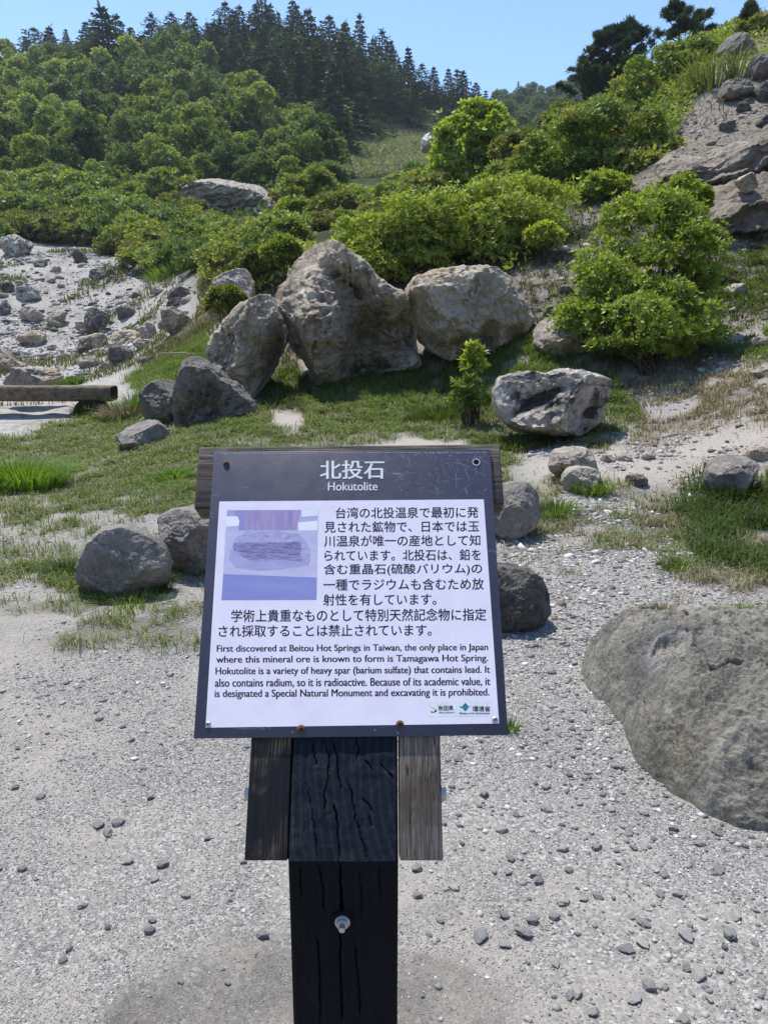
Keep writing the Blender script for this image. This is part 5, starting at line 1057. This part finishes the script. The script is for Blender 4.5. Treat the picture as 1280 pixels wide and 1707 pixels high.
# ------------------------------------------------------------------ leaves, shrubs and trees
def leaf_cloud(lobes, n, leaf, seed, per=6, ratio=0.42, sub=14, subr=0.40, up=0.5, spread=(0.6, 1.25), inner=0.15, jut=0.0):
    g = np.random.default_rng(seed); C, Rd = [], []
    for c, r in lobes:
        c, r = np.asarray(c, float), np.asarray(r, float); d = g.standard_normal((sub, 3)); d /= np.linalg.norm(d, axis=1)[:, None]; d[:, 2] = np.where(d[:, 2] < -0.45, -d[:, 2], d[:, 2])
        s_ = subr * g.uniform(0.6, 1.25, (sub, 1)); C.append(c + r * d * (1.02 - 0.55 * s_)); Rd.append(r * s_)
    C, Rd = np.vstack(C), np.vstack(Rd); wgt = Rd.mean(1) ** 2; wgt /= wgt.sum()
    i = g.choice(len(C), n, p=wgt); d = g.standard_normal((n, 3)); d /= np.linalg.norm(d, axis=1)[:, None]; d[:, 2] = np.where(d[:, 2] < -0.3, -d[:, 2], d[:, 2])
    rad = np.where(g.random(n) < inner, g.random(n) * 0.8, 0.72 + 0.42 * g.random(n)) * (1 + jut * (g.random(n) < 0.06) * g.random(n))
    p = C[i] + Rd[i] * d * rad[:, None]
    ax = d + np.array([0, 0, up]) + 0.25 * g.standard_normal((n, 3)); ax /= np.linalg.norm(ax, axis=1)[:, None]
    t1 = np.cross(ax, np.array([0.3, 0.5, 0.81])); t1 /= np.linalg.norm(t1, axis=1)[:, None] + 1e-9; t2 = np.cross(ax, t1)
    th = (np.arange(per) * 2 * math.pi / per)[None] + g.uniform(0, 6.28, (n, 1)) + 0.3 * g.standard_normal((n, per)); ph = g.uniform(spread[0], spread[1], (n, per))
    rd = np.cos(th)[..., None] * t1[:, None] + np.sin(th)[..., None] * t2[:, None]
    ld = np.cos(ph)[..., None] * ax[:, None] + np.sin(ph)[..., None] * rd
    sd_ = np.cross(ld, ax[:, None]); sd_ /= np.linalg.norm(sd_, axis=-1)[..., None] + 1e-9
    L = leaf * g.uniform(0.65, 1.2, (n, per, 1)); b = p[:, None] + 0.12 * L * ld; lift = ax[:, None] * L * 0.10
    V = np.stack([b, b + ld * L * 0.55 + sd_ * L * ratio * .5 - lift * .4, b + ld * L, b + ld * L * 0.55 - sd_ * L * ratio * .5 - lift * .4], 2).reshape(-1, 3)
    m = n * per; F = (np.array([0, 1, 2, 3])[None] + (np.arange(m) * 4)[:, None]); return V, F
L_BRIGHT = leaf_mat('bright_shrub_leaves', (0.058, 0.086, 0.012, 1), (0.112, 0.140, 0.022, 1), (0.205, 0.215, 0.042, 1), 0.35, 0.5, 0.3)
L_MID = leaf_mat('shrub_leaves', (0.042, 0.068, 0.013, 1), (0.078, 0.108, 0.020, 1), (0.14, 0.16, 0.036, 1), 0.33, 0.5, 0.25, olive=(0.12, 0.12, 0.035, 1))
L_MAPLE = leaf_mat('fresh_maple_leaves', (0.050, 0.082, 0.013, 1), (0.100, 0.140, 0.022, 1), (0.185, 0.215, 0.045, 1), 0.36, 0.5, 0.25)
L_OLIVE = leaf_mat('olive_shrub_leaves', (0.040, 0.055, 0.013, 1), (0.072, 0.085, 0.022, 1), (0.13, 0.125, 0.042, 1), 0.3, 0.55, 0.2, olive=(0.075, 0.068, 0.026, 1))
L_FOREST = leaf_mat('forest_leaves', (0.022, 0.038, 0.010, 1), (0.064, 0.088, 0.024, 1), (0.135, 0.158, 0.055, 1), 0.3, 0.55, 0.2, veg=3.0)
L_FOREST2 = leaf_mat('dark_forest_leaves', (0.018, 0.033, 0.011, 1), (0.040, 0.062, 0.020, 1), (0.076, 0.100, 0.036, 1), 0.28, 0.55, 0.2, veg=2.7)
L_CONIF = leaf_mat('conifer_needles', (0.010, 0.021, 0.013, 1), (0.020, 0.036, 0.022, 1), (0.042, 0.062, 0.038, 1), 0.18, 0.6, 0.15, veg=2.5)
L_PINE = leaf_mat('pine_needles', (0.014, 0.026, 0.014, 1), (0.024, 0.040, 0.020, 1), (0.050, 0.068, 0.034, 1), 0.2, 0.6, 0.15)
BARK = Mat('bark', 0.9, 0.1); nz = BARK.noise(BARK.mapping(BARK.coord('Object'), (6, 6, 1.5)), 3, 6, 0.7); BARK.color(BARK.mix(BARK.mapr(nz, .35, .65), (0.045, 0.035, 0.026, 1), (0.13, 0.11, 0.09, 1))); BARK = BARK.m

def shrub(name, D, lobes, n, leaf, mat, label, seed, cat='shrub', lean=0.0, stems=True, **kw):
    base_px = max(l[1] + l[3] for l in lobes); cxp = float(np.mean([l[0] for l in lobes])); L3 = []
    for l in lobes:
        d = (l[4] if len(l) > 4 else D) + lean * (base_px - l[1]) / 100.0; c = AT(l[0], l[1], d); rx, rz = l[2] * d / FPX, l[3] * d / FPX; L3.append((c, (rx, rx * 0.85, rz)))
    b = AT(cxp, base_px, D); b[2] = float(H(b[:1], b[1:2])[0]); root = empty(name, tuple(b)); tag(root, label, cat)
    V, F = leaf_cloud(L3, n, leaf, seed, **kw); link('foliage', np_mesh('foliage', V - b, F, mat), (0, 0, 0), root)
    mb = MB(); g = random.Random(seed)
    for c, r in L3:
        for q in range(2):
            e = np.array(c) + np.array([g.uniform(-.7, .7) * r[0], g.uniform(-.5, .5) * r[1], g.uniform(0, .7) * r[2]]) - b; s0 = np.array([g.uniform(-.12, .12), g.uniform(-.1, .1), -.05]); m_ = (s0 + e) / 2 + np.array([g.uniform(-.1, .1), g.uniform(-.1, .1), .1]) * np.linalg.norm(e) * .5
            R0 = 0.012 + 0.006 * D / 10; mb.tube([s0, s0 * .7 + m_ * .3, m_, m_ * .4 + e * .6, e], [R0, R0 * .9, R0 * .7, R0 * .5, R0 * .25], 6, cap=False)
    link('stem', np_mesh('stem', np.vstack(mb.v), [np.vstack(mb.f4)], BARK), (0, 0, 0), root); return root
shrub('leafy_shrub', 10.9, [(1112,356,42,32),(1138,326,22,28),(1088,338,20,22),(1085,395,80,58),(1140,430,62,55),(1040,465,80,55),(1065,540,118,62),(1155,500,46,52),(975,545,42,40),(1100,585,50,28),(1010,505,60,50),(1040,590,70,26),(1110,560,80,46)], 9000, .075, L_BRIGHT, 'large bright green leafy shrub on the right bank, in front of the ledges', 3, lean=.55, jut=1.2)
shrub('leafy_shrub', 15.6, [(640,440,66,44),(700,405,80,62),(610,410,52,44),(760,400,86,66),(690,455,60,30)], 5500, .085, L_BRIGHT, 'rounded green shrub right behind the tallest boulder', 5, lean=.6, jut=1.0)
shrub('leafy_shrub', 16.0, [(860,368,92,56),(810,415,84,48),(912,350,46,40),(770,435,60,34),(880,410,60,40)], 5500, .085, L_BRIGHT, 'broad green shrub above the broad cream rock', 7, lean=.6, jut=1.0)
shrub('leafy_shrub', 20.5, [(985,238,84,44),(935,270,56,52),(1050,232,52,44),(1000,295,78,42),(1060,280,42,40),(1085,262,32,30),(1048,318,34,20),(890,290,44,38)], 5500, .11, L_MID, 'wide shrub with dark hollows higher up, between the maple and the gully', 9, lean=.6, jut=1.0)
shrub('leafy_shrub', 26.5, [(1088,160,56,52),(1140,120,48,40),(1058,212,48,42),(1130,195,52,40),(1180,100,28,26),(1165,150,40,35)], 5000, .14, L_MID, 'tall yellowish green shrub climbing the upper right slope', 11, lean=.6, jut=1.0)
shrub('young_maple', 31, [(802,215,36,34),(770,242,38,38),(812,252,44,44),(742,262,24,26),(792,190,20,18),(830,222,20,24),(780,285,44,30),(840,280,34,32),(800,312,50,26),(745,292,30,24)], 4200, .19, L_MAPLE, 'fresh bright green young tree standing out above the shrubs', 13, cat='tree', ratio=.6, per=5, subr=.32, sub=18, jut=1.6)
for k, (px, py, rx, ry, D, m, lab) in enumerate(((520,318,52,34,44,L_MID,'green shrub in the hollow just right of the rock outcrop'),(545,300,36,26,52,L_FOREST2,'dark shrub below the pale bamboo slope'),(655,340,54,32,36,L_MID,'mid green shrub below the right part of the bamboo slope'),(560,365,56,40,33,L_OLIVE,'olive shrub above the peak of the tallest boulder'),(640,372,52,36,31,L_OLIVE,'olive shrub right of the peak of the tallest boulder'),
        (495,372,44,36,34,L_MID,'green shrub left of the peak of the tallest boulder'),(705,330,46,34,30,L_OLIVE,'brownish green shrub left of the maple foot'),(865,255,46,36,28,L_OLIVE,'olive shrub right of the maple'),(725,372,50,30,24,L_MID,'green shrub under the maple'),(840,310,50,34,23,L_MID,'green shrub between the maple and the broad shrub'),(690,300,34,22,55,L_FOREST,'shrub at the lower right edge of the bamboo slope'),(940,205,40,30,34,L_OLIVE,'olive shrub under the dark pine'),
        (470,425,34,28,17.6,L_MID,'small shrub at the left shoulder of the tallest boulder'),(430,450,40,34,18.2,L_OLIVE,'olive shrub left of the tallest boulder'),(378,508,34,26,14.4,L_OLIVE,'low brushy shrub behind the leaning slab'),(480,395,36,26,24,L_MID,'shrub above the left shoulder of the tallest boulder'),(560,430,30,20,19,L_MID,'shrub hidden behind the tallest boulder'),(1262,62,40,30,28.5,L_OLIVE,'olive bush at the top right corner'),(1225,98,24,18,27,L_OLIVE,'brownish bush beside the top grey rock'),(1168,338,13,24,14.2,L_BRIGHT,'slender leafy shoot rising before the long ledge'),
        (1008,322,44,30,18.2,L_BRIGHT,'low bright shrub bridging the dirt gully below the wide shrub'),(1072,288,40,30,20,L_MID,'shrub filling the top of the dirt gully'),(1118,258,24,22,20.5,L_MID,'small shrub at the uphill tip of the long ledge'),(905,398,30,22,15.2,L_BRIGHT,'low shrub spilling over the left side of the dirt gully'),(1165,470,36,60,11.9,L_BRIGHT,'small shrub at the right side of the large leafy shrub'),(788,606,18,34,9.9,L_BRIGHT,'yellowish green seedling in front of the broad cream rock'),(778,668,34,40,9.7,L_MID,'low green seedling bush left of the black and white rock'))):
    lob = [(px, py, rx * .75, ry * .8), (px - rx * .45, py + ry * .25, rx * .55, ry * .6), (px + rx * .45, py + ry * .2, rx * .55, ry * .6), (px + rx * .1, py - ry * .4, rx * .5, ry * .5)]
    shrub('shrub', D, lob, int(220 + 26 * rx) if D > 12 else int(34 + 3 * rx), (.055 + .0038 * D), m, lab, 40 + k, jut=.8 if D > 12 else 2.5, **({} if D > 10 else dict(subr=.6, inner=.4)))

def conifer_mesh(seed, Hh=10.0, R=2.1, top=0.8, dens=1.0):
    g = np.random.default_rng(seed); mb = MB(); mb.tube([[0, 0, -1], [0, 0, Hh * .5], [0, 0, Hh * .97]], [.16, .1, .02], 7, cap=False); tv = np.vstack(mb.v); tf = np.vstack(mb.f4); Q = []
    nl = 15
    for i in range(nl):
        f = i / (nl - 1); z = Hh * (0.06 + 0.92 * f); Lb = R * (1 - f) ** top * g.uniform(.6, 1.25) + .10; nb = int((13 - 6 * f) * dens)
        for j in range(nb):
            a = 6.283 * j / nb + g.uniform(-.4, .4); L = Lb * g.uniform(.5, 1.25); d = np.array([math.cos(a), math.sin(a), 0]); s_ = np.array([-math.sin(a), math.cos(a), 0])
            for t in np.linspace(.22, 1, 6):
                for e in (-1, 1):
                    c = d * L * t + np.array([0, 0, z + .10 * L * t - .32 * L * t * t]) + g.normal(0, .08, 3); ln = (.26 + .34 * (1 - f)) * (1.2 - .5 * t) * g.uniform(.7, 1.2); dr = d * .75 + s_ * e * .65 + np.array([0, 0, g.uniform(-.45, .1)]); wv = np.cross(dr, [0, 0, 1.0]); wv = wv / (np.linalg.norm(wv) + 1e-9) * (.07 + .09 * (1 - f)) + np.array([0, 0, g.uniform(-.1, .1)])
                    Q.append([c, c + dr * ln * .55 + wv, c + dr * ln, c + dr * ln * .55 - wv])
    for e in range(10):
        c = np.array([0, 0, Hh * (0.9 + .1 * g.random())]); dr = np.array([g.normal(0, .4), g.normal(0, .4), 1]); Q.append([c, c + dr * .25 + [.06, 0, 0], c + dr * .5, c + dr * .25 - [.06, 0, 0]])
    Q = np.array(Q).reshape(-1, 3); qf = np.arange(len(Q)).reshape(-1, 4)
    return np_mesh('conifer', np.vstack([tv, Q]), np.vstack([tf, qf + len(tv)]), [BARK, L_CONIF], mi=[0] * len(tf) + [1] * len(qf))
def broad_mesh(seed, mat, n=1500, leaf=.21, Hh=5.0):
    g = random.Random(seed); hx = Hh / 5.0; lob = [((0, 0, Hh * .58), (1.75, 1.75, Hh * .40))]
    for k in range(6): a = k * 1.05 + g.uniform(-.3, .3); rr_ = g.uniform(.8, 1.35); lob.append(((rr_ * math.cos(a), rr_ * math.sin(a), Hh * g.uniform(.28, .62)), (g.uniform(.75, 1.15),) * 2 + (Hh * g.uniform(.16, .24),)))
    V, F = leaf_cloud(lob, n, leaf, seed, per=6, ratio=.62, sub=13, subr=.34, inner=.06, up=.35)
    mb = MB(); mb.tube([[0, 0, -1], [.05, .03, Hh * .3], [0, 0, Hh * .7]], [.14, .10, .04], 7, cap=False)
    for k in range(5): c = lob[k + 1][0]; mb.tube([[0, 0, Hh * .25], [c[0] * .5, c[1] * .5, c[2] * .8], c], [.07, .05, .02], 5, cap=False)
    tv, tf = np.vstack(mb.v), np.vstack(mb.f4)
    return np_mesh('tree', np.vstack([tv, V]), np.vstack([tf, F + len(tv)]), [BARK, mat], mi=[0] * len(tf) + [1] * len(F))
CON = [conifer_mesh(1, R=2.6, top=.95), conifer_mesh(2, R=3.0, top=.8), conifer_mesh(3, R=2.2, top=1.1), conifer_mesh(4, R=2.8, top=.7, dens=.8), conifer_mesh(5, R=2.4, top=1.0, dens=.8), conifer_mesh(6, R=3.2, top=.5, dens=1.25), conifer_mesh(7, R=2.9, top=.6, dens=1.2), conifer_mesh(8, R=3.3, top=.6, dens=1.1)]
BRO = [broad_mesh(11, L_FOREST), broad_mesh(12, L_FOREST), broad_mesh(13, L_FOREST2), broad_mesh(14, L_MID), broad_mesh(15, L_FOREST2)]
SHR = [broad_mesh(21, L_MID, 750, .24, 2.2), broad_mesh(22, L_OLIVE, 750, .24, 2.0), broad_mesh(23, L_MID, 700, .26, 2.4), broad_mesh(24, L_FOREST, 700, .26, 2.3)]
r6 = random.Random(77)
def plant(name, me, px, py, hpx, unit, label, cat, group, wide=1.0, sink=0.15):
    q = py
    for _ in range(40):
        p = GH(px, q)
        if p[1] < 330: break
        q += 4
    hh = hpx * p[1] / FPX; s_ = hh / unit
    o = link(name, me, (p[0], p[1], p[2] - (.15 if name not in ('thicket_shrub',) else .22 * hh))); o.scale = (s_ * wide * r6.uniform(.9, 1.12), s_ * wide * r6.uniform(.9, 1.12), s_); o.rotation_euler.z = r6.uniform(0, 6.28); tag(o, label, cat, group); return p
RIDGE = [(-70,115,60),(-25,110,60),(20,104,34),(65,138,92),(92,120,70),(48,122,62),(115,112,64),(150,126,84),(180,165,118),(200,142,112),(222,112,70),(240,120,62),(257,108,66),(290,102,60),(320,100,78),(348,104,66),(370,112,78),(402,112,82),(430,112,90),(448,106,80),(466,104,86),(490,112,86),(515,130,96),(532,140,70),(550,132,82),(576,142,90),(600,148,92),(622,152,84),(650,164,74),(680,174,78),(702,180,76),(722,188,80),(746,196,74),(770,202,66),(792,208,74),(808,212,50)]
for px, py, hp in RIDGE: plant('conifer', r6.choice(CON), px, py, hp * r6.uniform(.78, 1.12), 10.0, 'dark conifer on the skyline of the wooded hill', 'conifer', 'dark conifers along the hill skyline', 2.3 if hp > 105 or px == 65 else r6.uniform(1.5, 2.2))
FRONT = [(330,155,96),(392,155,90),(440,172,104),(480,182,112),(502,226,118),(532,246,140),(556,258,130),(572,226,132),(425,218,86),(462,204,94),(540,182,104),(600,190,92),(640,196,84),(690,216,74),(352,140,80),(410,150,90),(515,196,110),(455,150,80),(560,170,90),(665,190,70),(90,142,80),(205,178,90),(170,150,80),(300,130,64),(480,232,60),(548,212,100),(585,170,90)]
for px, py, hp in FRONT: plant('conifer', r6.choice(CON), px, py, hp, 10.0, 'dark conifer in the stand below the summit of the hill', 'conifer', 'dark conifers below the summit', r6.uniform(1.5, 2.1))
n = 0; CZ = [(310, 100), (520, 110), (660, 165), (800, 212), (760, 222), (690, 222), (585, 182), (575, 262), (520, 262), (480, 235), (410, 200), (330, 140)]
while n < 34:
    px, py = r6.uniform(300, 800), r6.uniform(95, 262)
    if not inpoly(np.array(px), np.array(py), CZ): continue
    plant('conifer', r6.choice(CON), px, py, r6.uniform(62, 100), 10.0, 'dark conifer in the stand below the summit of the hill', 'conifer', 'dark conifers below the summit', r6.uniform(1.5, 2.1)); n += 1
def fill(poly, gap, meshes, hp, unit, name, label, cat, group, wide=1.0, tries=6000, lim=400, jit=1.0):
    xs_, ys_ = [p[0] for p in poly], [p[1] for p in poly]; pts = []
    for _ in range(tries):
        px, py = r6.uniform(min(xs_), max(xs_)), r6.uniform(min(ys_), max(ys_))
        if not inpoly(np.array(px), np.array(py), poly): continue
        if name == 'thicket_shrub' and 285 < px < 490 and 300 < py < 398 - max(0, 345 - px) * .9: continue
        if any((px - a) ** 2 + ((py - b) * 1.7) ** 2 < gap * gap for a, b in pts): continue
        pts.append((px, py)); plant(name, r6.choice(meshes), px, py, r6.uniform(*hp), unit, label, cat, group, wide)
        if len(pts) >= lim: break
    return len(pts)
fill([(-110,335),(0,330),(300,320),(480,330),(560,300),(560,250),(480,240),(400,205),(320,165),(250,160),(0,150),(-110,150)], 29, [BRO[0], BRO[1], BRO[2], BRO[4], BRO[0], BRO[3]], (44, 100), 5.0, 'broadleaf_tree', 'rounded green broadleaf tree on the lower flank of the wooded hill', 'tree', 'broadleaf trees on the hill flank', 1.05, lim=290)
fill([(250,112),(330,98),(520,120),(640,170),(560,190),(400,160),(300,130)], 34, [BRO[0], BRO[2]], (46, 64), 5.0, 'broadleaf_tree', 'green broadleaf tree between the conifers near the summit', 'tree', 'broadleaf trees between the conifers', lim=12)
fill([(810,215),(850,190),(1040,160),(1060,210),(1000,240),(860,250)], 20, [BRO[2], BRO[4], BRO[2]], (30, 46), 5.0, 'broadleaf_tree', 'dark green tree on the farther ridge at right', 'tree', 'trees on the farther ridge', 1.1, lim=50)
for px, py, hp in ((840,196,36),(862,188,44),(890,190,34),(930,186,36),(820,206,40),(960,178,34)): plant('conifer', r6.choice(CON), px, py, hp, 10.0, 'dark conifer on the farther ridge at right', 'conifer', 'conifers on the farther ridge', 1.3)
fill([(-100,425),(0,400),(150,405),(240,448),(310,462),(430,448),(480,400),(470,375),(410,345),(300,318),(150,322),(-100,330)], 26, SHR, (52, 84), 2.9, 'thicket_shrub', 'dense green shrub in the thicket between the scree and the wood', 'shrub', 'shrubs of the thicket', .95, lim=150)
fill([(440,360),(480,345),(560,335),(640,335),(720,320),(720,345),(600,365),(540,390),(470,400)], 26, SHR, (46, 66), 2.9, 'thicket_shrub', 'green shrub in the hollow between the thicket and the maple', 'shrub', 'shrubs in the hollow', .95, lim=50)
fill([(850,320),(900,250),(1040,180),(1060,200),(960,300)], 30, SHR, (44, 60), 2.9, 'thicket_shrub', 'green shrub on the crest behind the wide shrub at right', 'shrub', 'shrubs on the right crest', .95, lim=24)

# pines against the sky at the right
def pine(px, py_base, py_top, D, limbs, label, seed, leaf=.24, spread=1.0, mat=L_PINE):
    b = AT(px, py_base, D); b[2] = min(b[2], float(H(b[:1], b[1:2])[0])); tp = AT(px, py_top, D); hh = tp[2] - b[2]; g = random.Random(seed); root = empty('pine_tree', tuple(b)); tag(root, label, 'pine')
    mb = MB(); lob = []; mb.tube([[0, 0, -.3], [.03 * hh, 0, hh * .4], [-.02 * hh, 0, hh * .8], [0, 0, hh]], [.035 * hh, .028 * hh, .014 * hh, .004 * hh], 8, cap=False)
    for k in range(limbs):
        f = .25 + .72 * k / limbs; a = k * 2.4 + g.uniform(-.4, .4); L = hh * spread * (0.52 * (1 - f) + .07) * g.uniform(.75, 1.25); d = np.array([math.cos(a), math.sin(a) * .8, g.uniform(.35, .9)])
        s0 = np.array([0, 0, hh * f]); e = s0 + d * L; m_ = s0 + d * L * .5 + np.array([0, 0, -.06 * L]); mb.tube([s0, m_, e], [.012 * hh, .008 * hh, .003 * hh], 5, cap=False)
        for t in (.5, .75, 1.0): c = s0 + (e - s0) * t + np.array([g.uniform(-.1, .1), g.uniform(-.1, .1), g.uniform(.02, .1)]) * hh * .3; rr_ = hh * g.uniform(.016, .034); lob.append((c, (rr_ * 1.3, rr_ * 1.3, rr_)))
    lob.append(((0, 0, hh), (hh * .03, hh * .03, hh * .06)))
    V, F = leaf_cloud(lob, 30 * len(lob), leaf, seed, per=7, ratio=.17, sub=5, subr=.5, spread=(.3, 1.0), up=.9)
    link('foliage', np_mesh('foliage', V, F, mat), (0, 0, 0), root); link('trunk', np_mesh('trunk', np.vstack(mb.v), np.vstack(mb.f4), BARK), (0, 0, 0), root)
pine(1125, 140, 18, 38, 13, 'open pine with sparse tufts standing against the sky on the right slope', 5, spread=1.0)
pine(1160, 130, 30, 38.5, 9, 'slanting pine just right of the open pine against the sky', 9, spread=1.2)
pine(1205, 110, 60, 36, 7, 'small pine peeping over the shrub near the top grey rock', 14)
pine(1035, 235, 44, 44, 26, 'tall dark pine with a double top rising left of the open pine', 6, .26, .85, L_CONIF)
pine(1000, 235, 60, 45, 26, 'dark pine left of the double topped pine', 7, .26, .9, L_CONIF)
pine(975, 230, 110, 46, 14, 'lower dark pine at the left of the pine group', 8, .26, 1.1, L_CONIF)
pine(1245, 60, 14, 30, 8, 'thin sapling at the top right corner above the olive bush', 18, .22, .8)

# pale bamboo slope and the undergrowth of the wood, seen as masses
def cover(name, poly, r0, r1, a0, a1, n, leaf, h, mat, label, cat, seed):
    g = np.random.default_rng(seed); r = np.sqrt(g.uniform(r0 ** 2, r1 ** 2, n)); a = g.uniform(a0, a1, n); x, y = r * np.sin(a), r * np.cos(a); P = np.stack([x, y, H(x, y)], -1); px, py, d = project(P); k = inpoly(px, py, poly); P = P[k]; P[:, 2] += h * g.random(len(P)); m = len(P)
    t = g.standard_normal((m, 3)); t[:, 2] = np.abs(t[:, 2]) * .7; t /= np.linalg.norm(t, axis=1)[:, None]; s_ = np.cross(t, g.standard_normal((m, 3))); s_ /= np.linalg.norm(s_, axis=1)[:, None]; L = leaf * g.uniform(.6, 1.3, (m, 1))
    V = np.stack([P, P + t * L * .5 + s_ * L * .22, P + t * L, P + t * L * .5 - s_ * L * .22], 1).reshape(-1, 3); tag(link(name, np_mesh(name, V, np.arange(4 * m).reshape(-1, 4), mat)), label, cat, kind='stuff')
L_BAMB = leaf_mat('bamboo_leaves', (0.10, 0.11, 0.05, 1), (0.16, 0.165, 0.085, 1), (0.25, 0.245, 0.145, 1), 0.2, 0.7, 0.1, veg=2.2, tt=(1.2, 1.2, 0.7, 1))
cover('bamboo_grass', Z_BAMBOO, 75, 165, -.12, .14, 110000, .42, .5, L_BAMB, 'pale olive dwarf bamboo covering the open slope below the conifers', 'bamboo', 3)
cover('undergrowth', [(-400, 420), (0, 396), (150, 402), (260, 455), (480, 420), (560, 330), (560, 150), (300, 90), (0, 100), (-400, 150)], 40, 170, -.62, -.02, 60000, .5, .5, L_FOREST2, 'dark green undergrowth filling the gaps of the wood', 'undergrowth', 4)
cover('ridge_undergrowth', [(560, 190), (700, 160), (820, 190), (1060, 140), (1060, 250), (900, 300), (740, 300), (735, 215), (660, 178)], 60, 290, -.1, .36, 50000, .9, 1.5, L_FOREST2, 'dark green cover on the ridge behind the maple', 'undergrowth', 5)
cover('slope_weeds', [(1180, 60), (1290, 20), (1330, 60), (1330, 110), (1260, 125), (1200, 120)], 20, 40, .30, .60, 16000, .13, .25, L_MID, 'low green weeds on the top of the right slope', 'weeds', 6)
cover('slope_litter', [(1080, 240), (1180, 150), (1330, 120), (1330, 230), (1120, 290)], 14, 30, .28, .60, 6000, .07, .03, G_DRY, 'dry plant litter on the bare upper right slope', 'litter', 7)
cover('bank_undergrowth', [(850,470),(880,440),(955,345),(1110,262),(1185,130),(1270,60),(1200,40),(1050,120),(880,300),(800,440)], 13, 42, .10, .60, 60000, .15, .3, L_MID, 'green undergrowth along the edge of the bare slope at the right', 'undergrowth', 8)
cover('boulder_undergrowth', [(330,470),(345,440),(470,415),(700,440),(700,480),(560,470),(440,490),(400,500)], 14, 34, -.30, .06, 30000, .16, .3, L_MID, 'green undergrowth behind the boulders', 'undergrowth', 9)
# bleached dead branches
DEAD = plain('bleached_wood', (0.34, 0.30, 0.25, 1), .9, .1); r7 = random.Random(4)
p = GH(1165, 205); mb = MB()
for (xa, ya, xb, yb_) in ((1165,195,1212,152),(1194,160,1198,186),(1198,162,1206,192),(1180,168,1185,188),(1172,212,1192,194),(1195,162,1208,176),(1166,205,1176,186)):
    A_, B_ = AT(xa, ya, p[1] - .3), AT(xb, yb_, p[1] + .2); mb.tube([A_ - p, (A_ + B_) / 2 - p + np.array([.03, 0, .04]), B_ - p], [.018, .014, .008], 6)
o = link('dead_branches', np_mesh('dead_branches', np.vstack(mb.v), [np.vstack(mb.f4), np.vstack(mb.f3)], DEAD), tuple(p)); tag(o, 'bleached dead branches lying on the bare upper right slope', 'branches')
p = GH(300, 600); mb = MB(); A_, B_ = AT(268, 589, p[1] - .2), AT(345, 592, p[1] - .6); mb.tube([A_ - p, (A_ + B_) / 2 - p + np.array([0, 0, .02]), B_ - p], [.012, .014, .010], 6)
o = link('dry_stalk', np_mesh('dry_stalk', np.vstack(mb.v), [np.vstack(mb.f4), np.vstack(mb.f3)], DEAD), tuple(p)); tag(o, 'pale dry stalk lying on the grassy bank left of the leaning slab', 'stalk')

# ------------------------------------------------------------------ the air: a thin even haze over the whole place
HZ = bpy.data.materials.new('haze'); HZ.use_nodes = True; t = HZ.node_tree; t.nodes.clear()
ho = t.nodes.new('ShaderNodeOutputMaterial'); pv = t.nodes.new('ShaderNodeVolumePrincipled'); pv.inputs['Density'].default_value = 0.00038; pv.inputs['Color'].default_value = (0.80, 0.88, 1.0, 1); pv.inputs['Anisotropy'].default_value = 0.2
t.links.new(pv.outputs[0], ho.inputs['Volume'])
zlo = float(GV[:, 2].min()) - 1.0; zhi = float(max(GV[:, 2].max(), EYE)) + 22.0
V = np.array([[x, y, z_] for z_ in (zlo, zhi) for (x, y) in ((-1100, -1100), (1100, -1100), (1100, 1100), (-1100, 1100))], float)
F = np.array([[3, 2, 1, 0], [4, 5, 6, 7], [0, 1, 5, 4], [1, 2, 6, 5], [2, 3, 7, 6], [3, 0, 4, 7]])
tag(link('haze', np_mesh('haze', V, F, HZ)), 'thin pale blue haze in the air over the hill', 'haze', kind='stuff')
